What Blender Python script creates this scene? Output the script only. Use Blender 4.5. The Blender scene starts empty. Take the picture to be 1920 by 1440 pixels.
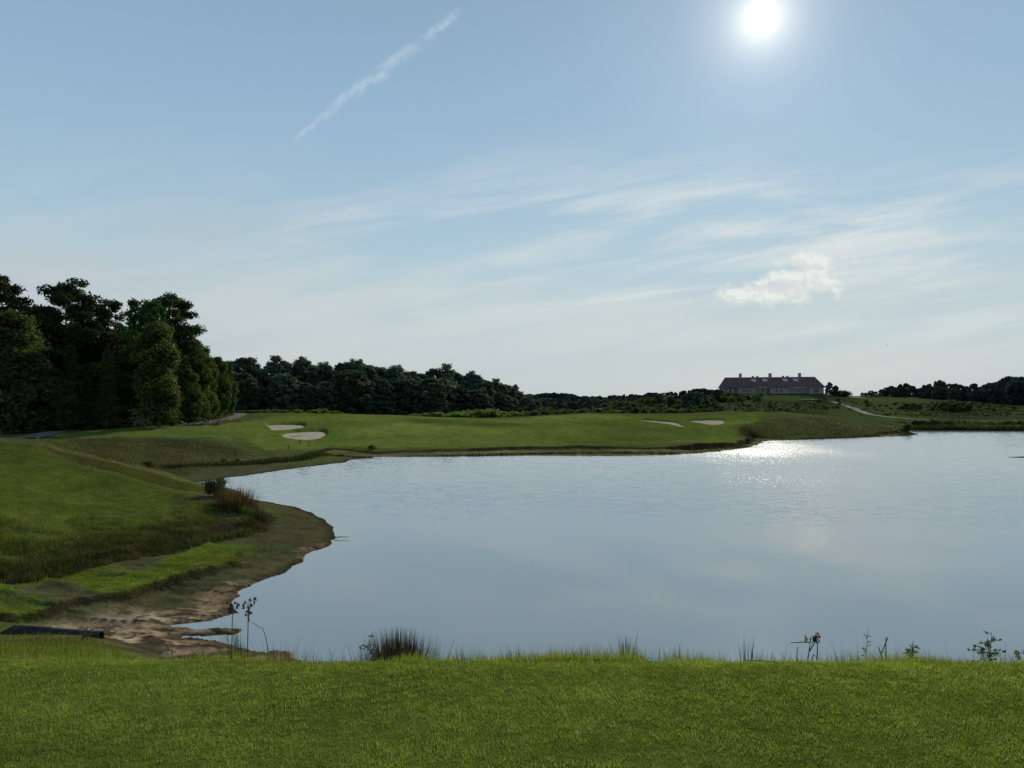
import bpy, bmesh, math, random
import numpy as np
from mathutils import Vector

SEED = 11
rng = np.random.default_rng(SEED)
random.seed(SEED)
scene = bpy.context.scene
COL = scene.collection
PI = math.pi
EYE = 6.0            # eye height above the water, the tee is 1.6 m lower
F = 1442.0           # focal length of the photograph in its own pixels
CX, HZ = 960.0, 755.0
TEE_Z = 4.4
LIP = 4.87

# ------------------------------------------------------------------ noise
def _hash(ix, iy, seed):
    h = (ix * 374761393 + iy * 668265263 + seed * 974634777) & 0xFFFFFFFF
    h = ((h ^ (h >> 13)) * 1274126177) & 0xFFFFFFFF
    h = h ^ (h >> 16)
    return (h & 0xFFFF) / 65535.0

def vnoise(x, y, seed=0):
    x = np.asarray(x, float); y = np.asarray(y, float)
    ix = np.floor(x).astype(np.int64); iy = np.floor(y).astype(np.int64)
    fx = x - ix; fy = y - iy
    fx = fx * fx * (3 - 2 * fx); fy = fy * fy * (3 - 2 * fy)
    a = _hash(ix, iy, seed); b = _hash(ix + 1, iy, seed)
    c = _hash(ix, iy + 1, seed); d = _hash(ix + 1, iy + 1, seed)
    return (a * (1 - fx) + b * fx) * (1 - fy) + (c * (1 - fx) + d * fx) * fy

def fbm(x, y, oct=4, seed=0):
    s = 0; a = 1; n = 0
    for o in range(oct):
        s = s + a * vnoise(x * 2 ** o + 17.3 * o, y * 2 ** o - 9.1 * o, seed + o); n += a; a *= .5
    return s / n

def sstep(a, b, x):
    t = np.clip((x - a) / (b - a), 0, 1)
    return t * t * (3 - 2 * t)

def mixv(a, b, t):
    return a + (b - a) * t

# ------------------------------------------------------------------ survey points (photo pixel + height or distance -> metres)
def atz(px, py, z):
    y = F * (EYE - z) / (py - HZ); return ((px - CX) / F * y, y)
def aty(px, py, Y):
    return ((px - CX) / F * Y, Y, EYE - (py - HZ) * Y / F)

shore_px = [(530,1228),(500,1222),(470,1214),(405,1204),(352,1194),(430,1186),(440,1182),(365,1179),(330,1173),(400,1163),(436,1150),(442,1135),
 (458,1110),(520,1072),(590,1035),(628,1012),(632,1000),(605,972),(565,953),(522,945),(480,938),(440,925),(400,915),(365,905),
 (420,896),(480,889),(560,877),(645,867),(657,863),(700,857),(800,856),(1000,854),(1150,855),(1250,853),(1310,849),(1370,843),
 (1415,836),(1433,828),(1445,826.5),(1500,824),(1600,821),(1680,817.5),(1724,815.5),(1715,812),(1692,809.5),(1690,808.5),(1700,806.5),
 (1800,807.5),(1920,808),(2100,809)]
water_poly = np.array([atz(a, b, 0) for a, b in shore_px] + [(200,163),(200,90.5),(120,90),(62,87.2),(54.3,84.4),(62,80.2),(120,79),(200,60),
 (120,20),(40,14.2),(20,13.6),(0,13.8),(-3.5,15.5)])
foot_px = [(-250,1125),(0,1092),(60,1088),(120,1070),(250,1045),(330,1020),(400,1003),(480,985),(497,965),(480,945),(440,922),(395,912),
 (340,902),(290,891),(262,881),(272,879),(370,873),(480,866),(560,858),(600,850),(625,844),(700,848),(760,846),(900,844),(1000,842),
 (1150,842),(1300,841),(1380,834),(1402,830),(1415,820),(1450,820),(1520,820.5),(1600,817.5),(1690,811),(1706,807.5),(1700,802),
 (1800,802.5),(1920,803),(2100,804)]
upper_poly = np.array([atz(a, b, .35) for a, b in foot_px] + [(260,172),(3000,200),(9000,9000),(-9000,9000),(-3000,25)])
left_bank_poly = np.array([(-60,3),(-60,17.2),(-12,16.4),(-9.2,15.7),(-7.3,15.2),(-6.4,14.0),(-5,13),(-4,11),(-2,9),(0,4)])

cp = []   # control points x, y, z
for px, py, Y in [
  # left near bank
  (-250,1225,8),(-250,1190,14),(50,1226,8),(50,1205,12),(50,1188,14.3),(50,1150,17),(150,1222,9),(150,1192,14),(250,1216,12),(300,1226,14.5),
  # left tee mound
  (-200,815,50),(-200,880,36),(-200,960,28),
  (0,822,52),(60,827,50),(100,842,49),(180,861,49),(265,881,50),(330,900,50),(0,860,45),(0,900,38),(0,960,31),(0,1040,26),(0,1068,24.8),
  (120,880,45),(150,920,39),(150,965,34),(150,1020,29),(300,900,46),(300,945,38.5),(250,1000,31.5),(350,985,34),(400,940,40.5),(425,915,46.5),(440,960,38.5),
  (250,1030,28),(380,990,33.5),
  # brown slope beyond
  (100,841,67),(150,836,76),(100,824,82),(250,825,82),(400,826,84),(250,852,74),(300,862,73),(400,858,77),(500,848,82),(550,838,88),(590,843,90),
  (100,812,92),(200,805,98),(340,802,100),(330,812,92),(450,806,105),(50,822,84),(-120,816,80),(300,797,115),(400,790,125),(440,785,140),(0,806,105),(-200,806,100),
  (0,795,140),(200,790,150),(430,775,210),(600,771,215),(350,776,190),
  # bunkers, green, fairway
  (570,826,97),(570,822,100),(570,806,110),(535,804,112),(535,793,122),(600,781,145),(640,776,165),(630,835,95),
  (700,833,97.2),(700,815,108),(700,800,122),(700,786,142),(750,779,165),(900,832,97.2),(900,810,114),(900,795,130),(900,784,155),
  (960,783,155),(1000,832,97),(1040,778,158),(1120,775,160),(1120,800,130),(1120,831,97.5),(1250,778,158),(1250,800,130),(1300,831,97.3),(1375,828,101),(1400,820,107),
  (1200,784,148),(1290,799,135),(1340,797,140),(1340,783,152),(1430,772,165),(1400,800,128),
  (1398,827,109.2),(1412,819,124.5),(1385,829,103),(1440,818.5,127),(1480,812,130),(1480,795,142),(1500,778,160),(1600,811,137.5),(1600,795,150),(1600,786,164),(1680,801,152),(1695,806,149),
  # beyond the crest, the hill with the clubhouse
  (1500,777,205),(1600,783,200),(1400,765,230),(1400,756,290),(1360,740,360),(1430,740.5,362),(1540,741,362),(1450,738.2,376),(1350,738.2,376),(1545,738.2,376),(1450,737,420),
  (1450,751,320),(1550,749,355),(1530,770,240),(1620,778,230),(1600,766,280),(1600,746,400),(1700,746,420),(1750,743,455),
  (1740,787,215),(1800,790,205),(1900,790,205),(2050,790,205),(1398,824,114),(1340,829,99),(1800,797.5,174),(1900,797.5,174),(2050,798,174),(1700,776,260),(1800,776,260),(1900,771,280),(1800,756,360),(1900,756,380),(2050,752,400),
  (1300,762,280),(1340,747,350),(1200,766,330),
  ]:
    cp.append(aty(px, py, Y))
for px, Y, z in [(1280,99,.72),(1330,100.5,.62),(1330,105,.85),(1360,104,.55),(1380,106,.5),(1380,111,.75),(1400,112,.45),(1400,117,.6),(1415,121,.4),(660,190,2.6),(900,185,2.0),(1100,195,2.5),(1100,300,2.2),(600,228,3.2),(700,240,2.4),(800,255,1.3),(900,275,.8),(1000,300,.6),(900,330,1.2),(1000,400,2.0),(1250,200,2.8),(700,300,3.6),(430,400,3.6),(100,300,3.2),(-250,200,3.0),(-250,600,4),
                 (400,700,4.2),(800,700,4.2),(1100,600,4.4),(1300,600,6.5),(1600,650,9),(1900,650,9),(2200,500,8),(2200,250,3),
                 (-250,1500,5),(400,1500,5),(800,1500,5.2),(1200,1500,5.5),(1600,1500,7),(2100,1500,7),(-250,4000,5),(400,4000,5),(960,4000,5),(1500,4000,6),(2200,4000,6)]:
    cp.append(((px - CX) / F * Y, Y, z))
for a, b in shore_px[:44:3]:
    x, y = atz(a, b, 0)
    cp.append((x, y, .15))
CP = np.array(cp)

def uv_of(x, y):
    th = np.arctan2(x, y); th = np.clip(th, -.78, .78)
    return th * 2.0, np.log(np.maximum(np.hypot(x, y), 3.0))
cu, cv = uv_of(CP[:, 0], CP[:, 1])
def kern(r2):
    return .5 * r2 * np.log(r2 + 1e-12)
def _fit():
    n = len(cu)
    K = kern((cu[:, None] - cu[None]) ** 2 + (cv[:, None] - cv[None]) ** 2) + np.eye(n) * 2e-4
    P = np.stack([np.ones(n), cu, cv], 1)
    A = np.block([[K, P], [P.T, np.zeros((3, 3))]])
    return np.linalg.solve(A, np.concatenate([CP[:, 2], np.zeros(3)]))
W = _fit()
def tps(x, y):
    u, v = uv_of(x, y); out = np.empty(len(u))
    for i in range(0, len(u), 40000):
        a = u[i:i + 40000, None]; b = v[i:i + 40000, None]
        K = kern((a - cu[None]) ** 2 + (b - cv[None]) ** 2)
        out[i:i + 40000] = K @ W[:-3] + W[-3] + W[-2] * a[:, 0] + W[-1] * b[:, 0]
    return out

def sdist(poly, x, y):
    """signed distance to a polygon, positive inside"""
    d2 = np.full(len(x), 1e18); ins = np.zeros(len(x), bool)
    n = len(poly)
    for i in range(n):
        ax, ay = poly[i]; bx, by = poly[(i + 1) % n]
        ex, ey = bx - ax, by - ay
        wx, wy = x - ax, y - ay
        t = np.clip((wx * ex + wy * ey) / (ex * ex + ey * ey + 1e-12), 0, 1)
        d2 = np.minimum(d2, (wx - ex * t) ** 2 + (wy - ey * t) ** 2)
        c = (ay > y) != (by > y)
        if abs(by - ay) > 1e-12:
            ins ^= c & (x < (bx - ax) * (y - ay) / (by - ay) + ax)
    return np.sqrt(d2) * np.where(ins, 1, -1)

BUNKERS = []     # world polygons, filled in below; (poly, depth)
TERR = []        # the low green terrace

def bdeep(poly, x, y):
    t = np.clip((y - poly[:, 1].min()) / np.ptp(poly[:, 1]), 0, 1)
    return .28 + .72 * t ** 1.3

def height(x, y, full=False, carve=True):
    x = np.asarray(x, float); y = np.asarray(y, float)
    r = np.hypot(x, y)
    zt = tps(x, y)
    amp = .12 + .004 * np.clip(r, 0, 180)
    near_mud = (y < 34) & (x < 0)
    n1 = fbm(x / 1.7 + 5, y / 1.7, 4, 3) - .5
    sdw = -sdist(water_poly, x, y) + n1 * np.where(near_mud, 1.1, 2.2 * amp)
    n2 = fbm(x / 2.6 - 31, y / 2.6, 4, 9) - .5
    sdu = sdist(upper_poly, x, y)
    sdu = np.maximum(sdu, sdist(left_bank_poly, x, y)) + n2 * (1.0 + .004 * r)
    zb = .03 + .05 * np.clip(sdw, 0, 7)
    # mud terraces near the inlet
    mudw = sstep(34, 26, y) * sstep(0, .8, sdw) * (x < 2)
    mn = fbm(x / 3.4 + .35 * y + 2, y / 1.25, 4, 21) * 5.0
    st = (np.floor(mn) + sstep(.3, .98, mn - np.floor(mn)))
    zb = zb + mudw * ((st - 2) * .08 + (fbm(x / .35, y / .2, 2, 140) - .5) * .05)
    zb = np.where(sdw > 0, np.maximum(zb, .012), zb)
    if TERR:
        sdt = np.maximum.reduce([sdist(p, x, y) for p in TERR]) + n2 * 1.2
        zb = zb + .22 * sstep(-.15, .2, sdt)
    else:
        sdt = np.full(len(x), -99.)
    w = .35 + .003 * np.clip(r, 0, 300)
    z = mixv(zb, np.maximum(zt, zb + .1), sstep(-.3 * w, w, sdu))
    z = np.where(sdw < 0, -np.minimum(.22 * -sdw, 1.6) - .01, z)
    # lumpy ground on the rough
    lump = (fbm(x / 1.1, y / 1.1, 3, 40) - .5) * .12 + (fbm(x / 5, y / 5, 3, 44) - .5) * .25
    lump = lump + (fbm(x / 1.5, y / 1.5, 3, 47) - .5) * .34 * sstep(3.2, 1.2, sdu) * sstep(0, .6, sdu) * (y < 45) * (x < -5)
    z = z + lump * sstep(.2, 2.5, sdu) * sstep(16, 24, r) * sstep(900, 300, r)
    # tee and its bank
    lipn = (vnoise(x / 1.3, 0 * y, 77) - .5) * .08
    zbank = TEE_Z - .5 * np.clip(y - LIP + lipn, 0, 99) - .06 * sstep(LIP - .3, LIP + .2, y + lipn)
    zbank = zbank + (fbm(x / .5, y / .5, 3, 50) - .5) * .10 * sstep(LIP, LIP + .8, y)
    z = np.where((zbank > z) | (y < LIP), np.where(y < LIP, zbank, np.maximum(zbank, -1.7)), z)
    z = np.where(y < LIP, zbank + (fbm(x / .9, y / .9, 2, 60) - .5) * .025, z)
    if carve:
        for poly, dep in BUNKERS:
            c = poly.mean(0); m = np.hypot(x - c[0], y - c[1]) < 30
            if m.any():
                sd = sdist(poly, x[m], y[m])
                z[m] -= dep * bdeep(poly, x[m], y[m]) * sstep(-.1, .7, sd)
    if full:
        return z, sdw, sdu, sdt
    return z

_steps = np.concatenate([np.geomspace(4.0, 40, 160), np.geomspace(40.4, 900, 330)])
def hit(px, py):
    """where the line of sight through a photo pixel meets the terrain"""
    st = _steps
    for it in range(2):
        X = (px - CX) / F * st; Z = EYE - (py - HZ) * st / F
        k = int(np.argmax(Z <= height(X, st, carve=False)))
        if it == 0: st = np.linspace(_steps[max(k - 1, 0)], _steps[k], 16)
    return float(X[k]), float(st[k])
def hits(pts):
    return np.array([hit(a, b) for a, b in pts])
def zat(x, y):
    return float(height(np.array([x]), np.array([y]))[0])

TERR.append(np.array([atz(a, b, .45) for a, b in [(-60,1165),(60,1148),(150,1122),(255,1108),(330,1080),(450,1048),(455,1025),(390,1015),(300,1045),(200,1068),(60,1095),(-60,1105)]]))
BUNK_PX = [
 [(498,794.5),(515,792.5),(545,792),(566,793),(572,797),(562,802),(540,804.5),(512,805),(504,800)],
 [(528,814),(540,808),(570,805.5),(603,805),(612,811),(606,818),(590,822.5),(560,823),(540,820)],
 [(1186,785.5),(1205,783.5),(1235,786),(1262,788),(1280,796),(1292,800.5),(1262,797.5),(1225,791.5)],
 [(1284,786),(1310,784),(1345,783.5),(1360,787),(1361,795),(1340,797),(1315,794)],
]
def smooth_loop(P, k=5):
    P = np.asarray(P, float); n = len(P); out = []
    for i in range(n):
        a, b, c, d = P[i - 1], P[i], P[(i + 1) % n], P[(i + 2) % n]
        for t in np.linspace(0, 1, k, endpoint=False):
            out.append(.5 * ((2 * b) + (c - a) * t + (2 * a - 5 * b + 4 * c - d) * t * t + (3 * b - a - 3 * c + d) * t ** 3))
    return np.array(out)
_b = [smooth_loop(hits(b)) for b in BUNK_PX]
for b in _b:
    c_ = b.mean(0); q_ = c_[0] < 0
    BUNKERS.append((c_ + (b - c_) * np.array([1.08, 1.16] if q_ else [1.0, .80]) + np.array([0, .25]), ( .62 if q_ else .5)))

# ------------------------------------------------------------------ materials
def new_mat(name):
    m = bpy.data.materials.new(name); m.use_nodes = True
    nt = m.node_tree; nt.nodes.clear()
    out = nt.nodes.new('ShaderNodeOutputMaterial')
    return m, nt, out
def N(nt, t, **kw):
    n = nt.nodes.new(t)
    for k, v in kw.items():
        if k.startswith('i_'):
            key = k[2:].replace('_', ' ')
            n.inputs[key].default_value = v
        else:
            setattr(n, k, v)
    return n
def L(nt, a, b): nt.links.new(a, b)
def mathn(nt, op, a, b=None, c=None, clamp=False):
    n = nt.nodes.new('ShaderNodeMath'); n.operation = op; n.use_clamp = clamp
    for i, v in enumerate((a, b, c)):
        if v is None: continue
        if isinstance(v, (int, float)): n.inputs[i].default_value = v
        else: nt.links.new(v, n.inputs[i])
    return n.outputs[0]
def maprange(nt, v, a, b, c=0., d=1., smooth=True):
    n = nt.nodes.new('ShaderNodeMapRange'); n.clamp = True
    n.interpolation_type = 'SMOOTHSTEP' if smooth else 'LINEAR'
    nt.links.new(v, n.inputs[0])
    for i, q in enumerate((a, b, c, d)): n.inputs[1 + i].default_value = q
    return n.outputs[0]
def mixcol(nt, fac, a, b, blend='MIX'):
    n = nt.nodes.new('ShaderNodeMix'); n.data_type = 'RGBA'; n.blend_type = blend; n.clamp_factor = True
    for s, v in ((n.inputs[0], fac), (n.inputs[6], a), (n.inputs[7], b)):
        if isinstance(v, (int, float)): s.default_value = v
        elif isinstance(v, tuple): s.default_value = v if len(v) == 4 else (*v, 1)
        else: nt.links.new(v, s)
    return n.outputs[2]

def foliage_mat(name, color, trans=.35, vary=.35, tcol=None, rough=.6):
    m, nt, out = new_mat(name)
    at = N(nt, 'ShaderNodeAttribute', attribute_name='tint')
    oi = N(nt, 'ShaderNodeObjectInfo')
    hsv = N(nt, 'ShaderNodeHueSaturation')
    L(nt, mathn(nt, 'MULTIPLY_ADD', oi.outputs['Random'], .05, .475), hsv.inputs['Hue'])
    L(nt, mathn(nt, 'MULTIPLY_ADD', oi.outputs['Random'], vary * 2, 1 - vary), hsv.inputs['Value'])
    hsv.inputs['Color'].default_value = (*color, 1)
    col = mixcol(nt, 1., hsv.outputs[0], at.outputs['Color'], 'MULTIPLY')
    p = N(nt, 'ShaderNodeBsdfPrincipled'); L(nt, col, p.inputs['Base Color'])
    p.inputs['Roughness'].default_value = rough; p.inputs['Specular IOR Level'].default_value = .07
    t = N(nt, 'ShaderNodeBsdfTranslucent')
    L(nt, mixcol(nt, 1., col, tcol or (1.3, 1.45, .6), 'MULTIPLY'), t.inputs['Color'])
    mx = N(nt, 'ShaderNodeMixShader'); mx.inputs[0].default_value = trans
    L(nt, p.outputs[0], mx.inputs[1]); L(nt, t.outputs[0], mx.inputs[2]); L(nt, mx.outputs[0], out.inputs[0])
    return m

def simple_mat(name, color, rough=.8, nscale=3., namt=.4, bump=0., spec=.3, stretch=(1, 1, 1), metal=0.):
    m, nt, out = new_mat(name)
    tc = N(nt, 'ShaderNodeTexCoord'); mp = N(nt, 'ShaderNodeMapping'); mp.inputs['Scale'].default_value = stretch
    L(nt, tc.outputs['Object'], mp.inputs[0])
    no = N(nt, 'ShaderNodeTexNoise'); no.inputs['Scale'].default_value = nscale; no.inputs['Detail'].default_value = 5
    L(nt, mp.outputs[0], no.inputs['Vector'])
    f = maprange(nt, no.outputs[0], .3, .7, 1 - namt, 1 + namt, False)
    col = mixcol(nt, 1., (*color, 1), (1, 1, 1), 'MULTIPLY')
    vm = N(nt, 'ShaderNodeVectorMath', operation='SCALE'); L(nt, col, vm.inputs[0]); L(nt, f, vm.inputs['Scale'])
    p = N(nt, 'ShaderNodeBsdfPrincipled'); L(nt, vm.outputs[0], p.inputs['Base Color'])
    p.inputs['Roughness'].default_value = rough; p.inputs['Specular IOR Level'].default_value = spec; p.inputs['Metallic'].default_value = metal
    if bump:
        b = N(nt, 'ShaderNodeBump'); b.inputs['Distance'].default_value = bump; L(nt, no.outputs[0], b.inputs['Height'])
        L(nt, b.outputs[0], p.inputs['Normal'])
    L(nt, p.outputs[0], out.inputs[0])
    return m

# ------------------------------------------------------------------ object helpers
def tag(o, label=None, cat=None, group=None, kind=None):
    if label: o['label'] = label
    if cat: o['category'] = cat
    if group: o['group'] = group
    if kind: o['kind'] = kind
    return o
def empty(name, loc=(0, 0, 0), rz=0.):
    o = bpy.data.objects.new(name, None); o.empty_display_size = .2
    COL.objects.link(o); o.location = loc; o.rotation_euler = (0, 0, rz)
    return o
def npmesh(name, V, faces, mats, tint=None, matidx=None, smooth=False, parent=None, link=True):
    """faces: int array (n,3) or (n,4) or list of such arrays; tint: per-vertex colour"""
    fl = faces if isinstance(faces, list) else [faces]
    fl = [f for f in fl if len(f)]
    me = bpy.data.meshes.new(name)
    nv = len(V); nl = sum(f.size for f in fl); nf = sum(len(f) for f in fl)
    me.vertices.add(nv); me.vertices.foreach_set('co', np.ascontiguousarray(V, np.float32).ravel())
    me.loops.add(nl); me.loops.foreach_set('vertex_index', np.concatenate([f.ravel() for f in fl]).astype(np.int32))
    me.polygons.add(nf)
    tot = np.concatenate([np.full(len(f), f.shape[1]) for f in fl]).astype(np.int32)
    me.polygons.foreach_set('loop_start', np.concatenate([[0], np.cumsum(tot)[:-1]]).astype(np.int32))
    me.polygons.foreach_set('loop_total', tot)
    if matidx is not None: me.polygons.foreach_set('material_index', np.asarray(matidx, np.int32))
    me.polygons.foreach_set('use_smooth', np.full(nf, bool(smooth)))
    me.update(calc_edges=True)
    if tint is not None:
        at = me.color_attributes.new('tint', 'FLOAT_COLOR', 'POINT')
        c = np.ones((nv, 4), np.float32); c[:, :3] = tint
        at.data.foreach_set('color', c.ravel())
    for m in (mats if isinstance(mats, (list, tuple)) else [mats]): me.materials.append(m)
    o = bpy.data.objects.new(name, me)
    if link: COL.objects.link(o)
    if parent: o.parent = parent
    return o
def copy_tree(o, parent=None):
    c = o.copy(); COL.objects.link(c)
    if parent: c.parent = parent
    for ch in o.children: copy_tree(ch, c)
    return c

class MB:
    """collects simple solids into one mesh"""
    def __init__(s): s.v = []; s.f = []; s.mi = []
    def add(s, V, Fs, mi=0):
        k = len(s.v); s.v += [tuple(p) for p in V]; s.f += [tuple(i + k for i in f) for f in Fs]; s.mi += [mi] * len(Fs); return s
    def box(s, c, d, mi=0):
        x, y, z = c; a, b, h = d[0] / 2, d[1] / 2, d[2] / 2
        V = [(x + i * a, y + j * b, z + k * h) for i in (-1, 1) for j in (-1, 1) for k in (-1, 1)]
        return s.add(V, [(0, 1, 3, 2), (4, 6, 7, 5), (0, 4, 5, 1), (2, 3, 7, 6), (0, 2, 6, 4), (1, 5, 7, 3)], mi)
    def tube(s, pts, radii, n=6, mi=0, cap=True):
        pts = [Vector(p) for p in pts]; rings = []
        V = []; Fs = []
        for i, p in enumerate(pts):
            t = (pts[min(i + 1, len(pts) - 1)] - pts[max(i - 1, 0)]).normalized()
            a = t.cross(Vector((0, 1, 0)) if abs(t.y) < .9 else Vector((1, 0, 0))).normalized(); b = t.cross(a)
            for k in range(n):
                q = 2 * PI * k / n; V.append(p + (a * math.cos(q) + b * math.sin(q)) * radii[i])
        for i in range(len(pts) - 1):
            for k in range(n):
                Fs.append((i * n + k, i * n + (k + 1) % n, (i + 1) * n + (k + 1) % n, (i + 1) * n + k))
        if cap:
            Fs.append(tuple(range(n))[::-1]); Fs.append(tuple((len(pts) - 1) * n + k for k in range(n)))
        return s.add(V, Fs, mi)
    def build(s, name, mats, parent=None, smooth=False, bevel=0., link=True):
        me = bpy.data.meshes.new(name); me.from_pydata(s.v, [], s.f)
        for m in (mats if isinstance(mats, (list, tuple)) else [mats]): me.materials.append(m)
        for p, i in zip(me.polygons, s.mi): p.material_index = i; p.use_smooth = smooth
        me.update()
        o = bpy.data.objects.new(name, me)
        if link: COL.objects.link(o)
        if parent: o.parent = parent
        if bevel:
            bv = o.modifiers.new('bevel', 'BEVEL'); bv.width = bevel; bv.segments = 2
        return o
    def arrays(s):
        V = np.array(s.v, float)
        return V, s.f

# ------------------------------------------------------------------ ground
def make_ground():
    th = np.concatenate([np.radians(np.arange(-180, -42, 3.)), np.radians(np.arange(-42, 42.001, .075)), np.radians(np.arange(45, 180, 3.))])
    rr = np.concatenate([[.02], np.geomspace(.3, 3, 14)[:-1], np.geomspace(3, 14, 150)[:-1], np.geomspace(14, 190, 440)[:-1], np.geomspace(190, 520, 120)[:-1], np.geomspace(520, 9000, 70)])
    nT, nR = len(th), len(rr)
    R, T = np.meshgrid(rr, th, indexing='ij')
    X = (R * np.sin(T)).ravel(); Y = (R * np.cos(T)).ravel()
    Z, sdw, sdu, sdt = height(X, Y, full=True)
    back = Y < -2
    Z[back] = TEE_Z
    r = np.hypot(X, Y)
    # ---- zone colours (reflectance)
    n_a = fbm(X / 3.1, Y / 3.1, 4, 101); n_b = fbm(X / .7, Y / .7, 3, 102); n_c = fbm(X / 14, Y / 14, 3, 103)
    n_s = fbm(X / 6 + .2 * Y, Y / 1.6, 4, 104)
    def C(*c): return np.array(c)[None]
    rough = mixv(C(.060, .078, .020), C(.105, .100, .034), n_a[:, None] * 1.1)
    mown = mixv(C(.088, .122, .022), C(.122, .150, .032), sstep(.3, .7, n_c)[:, None]) * (.86 + .28 * fbm(X / 2.3, Y / 7, 3, 150))[:, None]
    col = rough.copy()
    def zone(pxpoly, c, soft, amp=1., strength=1.):
        nonlocal col
        poly = hits(pxpoly)
        mg = soft + amp * 2 + 1; lo = poly.min(0) - mg; hi = poly.max(0) + mg
        k = np.nonzero((X > lo[0]) & (X < hi[0]) & (Y > lo[1]) & (Y < hi[1]))[0]
        sd = sdist(poly, X[k], Y[k]) + (n_a[k] - .5) * amp * 2 + (n_b[k] - .5) * amp * .6
        w = sstep(-soft, soft, sd)[:, None] * strength
        col[k] = mixv(col[k], c[k] if len(c) > 1 else c, w)
    # fairway and green
    zone([(500,845),(470,830),(440,815),(350,812),(150,812),(180,800),(340,800),(470,790),(520,780),(640,774.8),(760,780),(960,784.5),(1120,776.5),(1300,779.5),(1420,773.5),
          (1430,790),(1380,812),(1405,822),(1380,831),(1150,836),(900,837),(700,840),(620,838),(560,842)], mown, 1.2, 1.4)
    zone([(110,822),(180,803),(340,801),(450,806),(480,820),(430,826),(300,819),(200,819)], mixv(mown, rough, .25), 1.2, 1.5)
    # light and shadow bands of the fairway, painted into its mown colour
    zone([(640,800),(760,792),(960,800),(960,812),(760,815),(650,818)], mown * 1.28, 3, 3, .8)
    zone([(760,783),(900,792),(990,797),(900,800),(780,795)], mown * .70, 3, 3, .9)
    zone([(1100,805),(1260,800),(1380,818),(1300,826),(1120,826)], mown * .74, 4, 3, .9)
    zone([(1000,781),(1120,778),(1180,784),(1100,792),(1000,792)], mown * 1.28, 3, 3, .8)
    # brown rough slope left
    brown = mixv(C(.054, .056, .025), C(.122, .104, .052), sstep(.3, .7, n_s)[:, None])
    zone([(80,828),(130,823),(300,821),(400,827),(450,842),(470,856),(400,867),(270,877),(180,858)], brown, 1.5, 2.2)
    # near mound: mown top, coarse lower face, straw strip on the shoulder
    zone([(-300,830),(0,824),(60,830),(150,873),(230,891),(330,921),(410,945),(340,958),(200,970),(0,1010),(-300,1040)], mixv(C(.080, .106, .018), C(.118, .134, .026), n_a[:, None]) * (.58 + .56 * fbm(X / 1.2, Y / 2.4, 4, 151))[:, None], 1.2, 1.6)
    zone([(60,829),(100,843),(180,862),(265,882),(330,901),(400,928),(330,918),(230,889),(150,869)], mixv(C(.115, .105, .030), C(.088, .066, .030), n_a[:, None]), .8, 1.2)
    zone([(-100,985),(60,980),(200,975),(330,960),(420,948),(480,960),(470,985),(400,1003),(250,1046),(120,1072),(0,1095),(-100,1100)],
         mixv(C(.050, .068, .013), C(.085, .082, .026), sstep(.4, .7, n_a)[:, None]) * (.6 + .8 * fbm(X / .6, Y / .9, 3, 155))[:, None], .8, 1.2)
    zone([(340,940),(400,930),(470,950),(490,985),(420,1000),(380,985)], mixv(C(.060, .048, .026), C(.095, .070, .040), n_b[:, None]), .8, 1.)
    # right rough mound
    straw = mixv(C(.050, .064, .021), C(.110, .108, .038), sstep(.3, .7, n_s)[:, None])
    zone([(1380,806),(1420,792),(1480,782),(1560,784),(1660,797),(1712,806),(1690,813),(1600,819),(1440,822),(1405,818)], straw, 2, 3)
    # hill behind
    hill = mixv(C(.028, .042, .016), C(.064, .062, .028), sstep(.3, .68, fbm(X / 9, Y / 12, 4, 107))[:, None]) * (.55 + .9 * fbm(X / 3.2, Y / 7, 4, 108))[:, None]
    w = (sstep(185, 200, Y) * sstep(20, 45, X))[:, None]; col = mixv(col, hill, w)
    zone([(1400,745),(1440,741),(1560,743),(1590,741.5),(1740,745),(1740,750),(1600,750),(1560,752),(1480,752)], C(.056, .076, .025), 4, 4)
    zone([(1600,745.3),(1740,744.5),(1735,752),(1610,750)], C(.070, .086, .031), 4, 4)
    zone([(1640,781),(1760,786),(1920,787),(1920,791),(1760,792),(1660,787)], C(.082, .090, .038), 3, 3, .7)
    farw = sstep(420, 600, r)[:, None]; col = mixv(col, C(.035, .048, .026), farw)
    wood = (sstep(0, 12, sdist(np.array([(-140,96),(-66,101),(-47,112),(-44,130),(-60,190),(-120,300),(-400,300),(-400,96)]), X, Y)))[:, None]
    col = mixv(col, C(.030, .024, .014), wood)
    # beach strip, terrace, mud
    low = (1 - sstep(-.4, .4, sdu)) * (sdw > -.5) * (Y > 10)
    olive = mixv(C(.062, .066, .028), C(.098, .082, .042), n_a[:, None])
    green_low = mixv(C(.060, .095, .018), C(.090, .115, .024), n_b[:, None])
    beach = mixv(olive, green_low, (sstep(.42, .62, fbm(X / 5, Y / 5, 3, 110)) * sstep(1, 3, sdw))[:, None])
    # reddish tan mud
    mn = fbm(X / 3.4 + .35 * Y + 2, Y / 1.25, 4, 21) * 5.0; fr = mn - np.floor(mn)
    tan = mixv(C(.195, .130, .074), C(.390, .285, .172), sstep(.3, .7, fbm(X / 1.8, Y / .7, 4, 112))[:, None])
    crk = fbm(X / .55 + .4 * Y, Y / .22, 3, 141)
    tan = tan * (.62 + .76 * fbm(X / .22, Y / .12, 2, 140))[:, None]
    tan = mixv(tan, C(.045, .030, .020), np.maximum((sstep(.62, .74, fr) * sstep(1.0, .92, fr)) * .9, sstep(.60, .70, crk) * .7)[:, None])
    mudmask = sstep(1.5, .7, sdw + (n_a - .5) * 2.6 + .9 * sstep(23, 27, Y)) * sstep(35, 32, Y) * (1 - .6 * sstep(24, 28, Y) * sstep(.46, .56, n_b)) * (X < 2)
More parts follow.
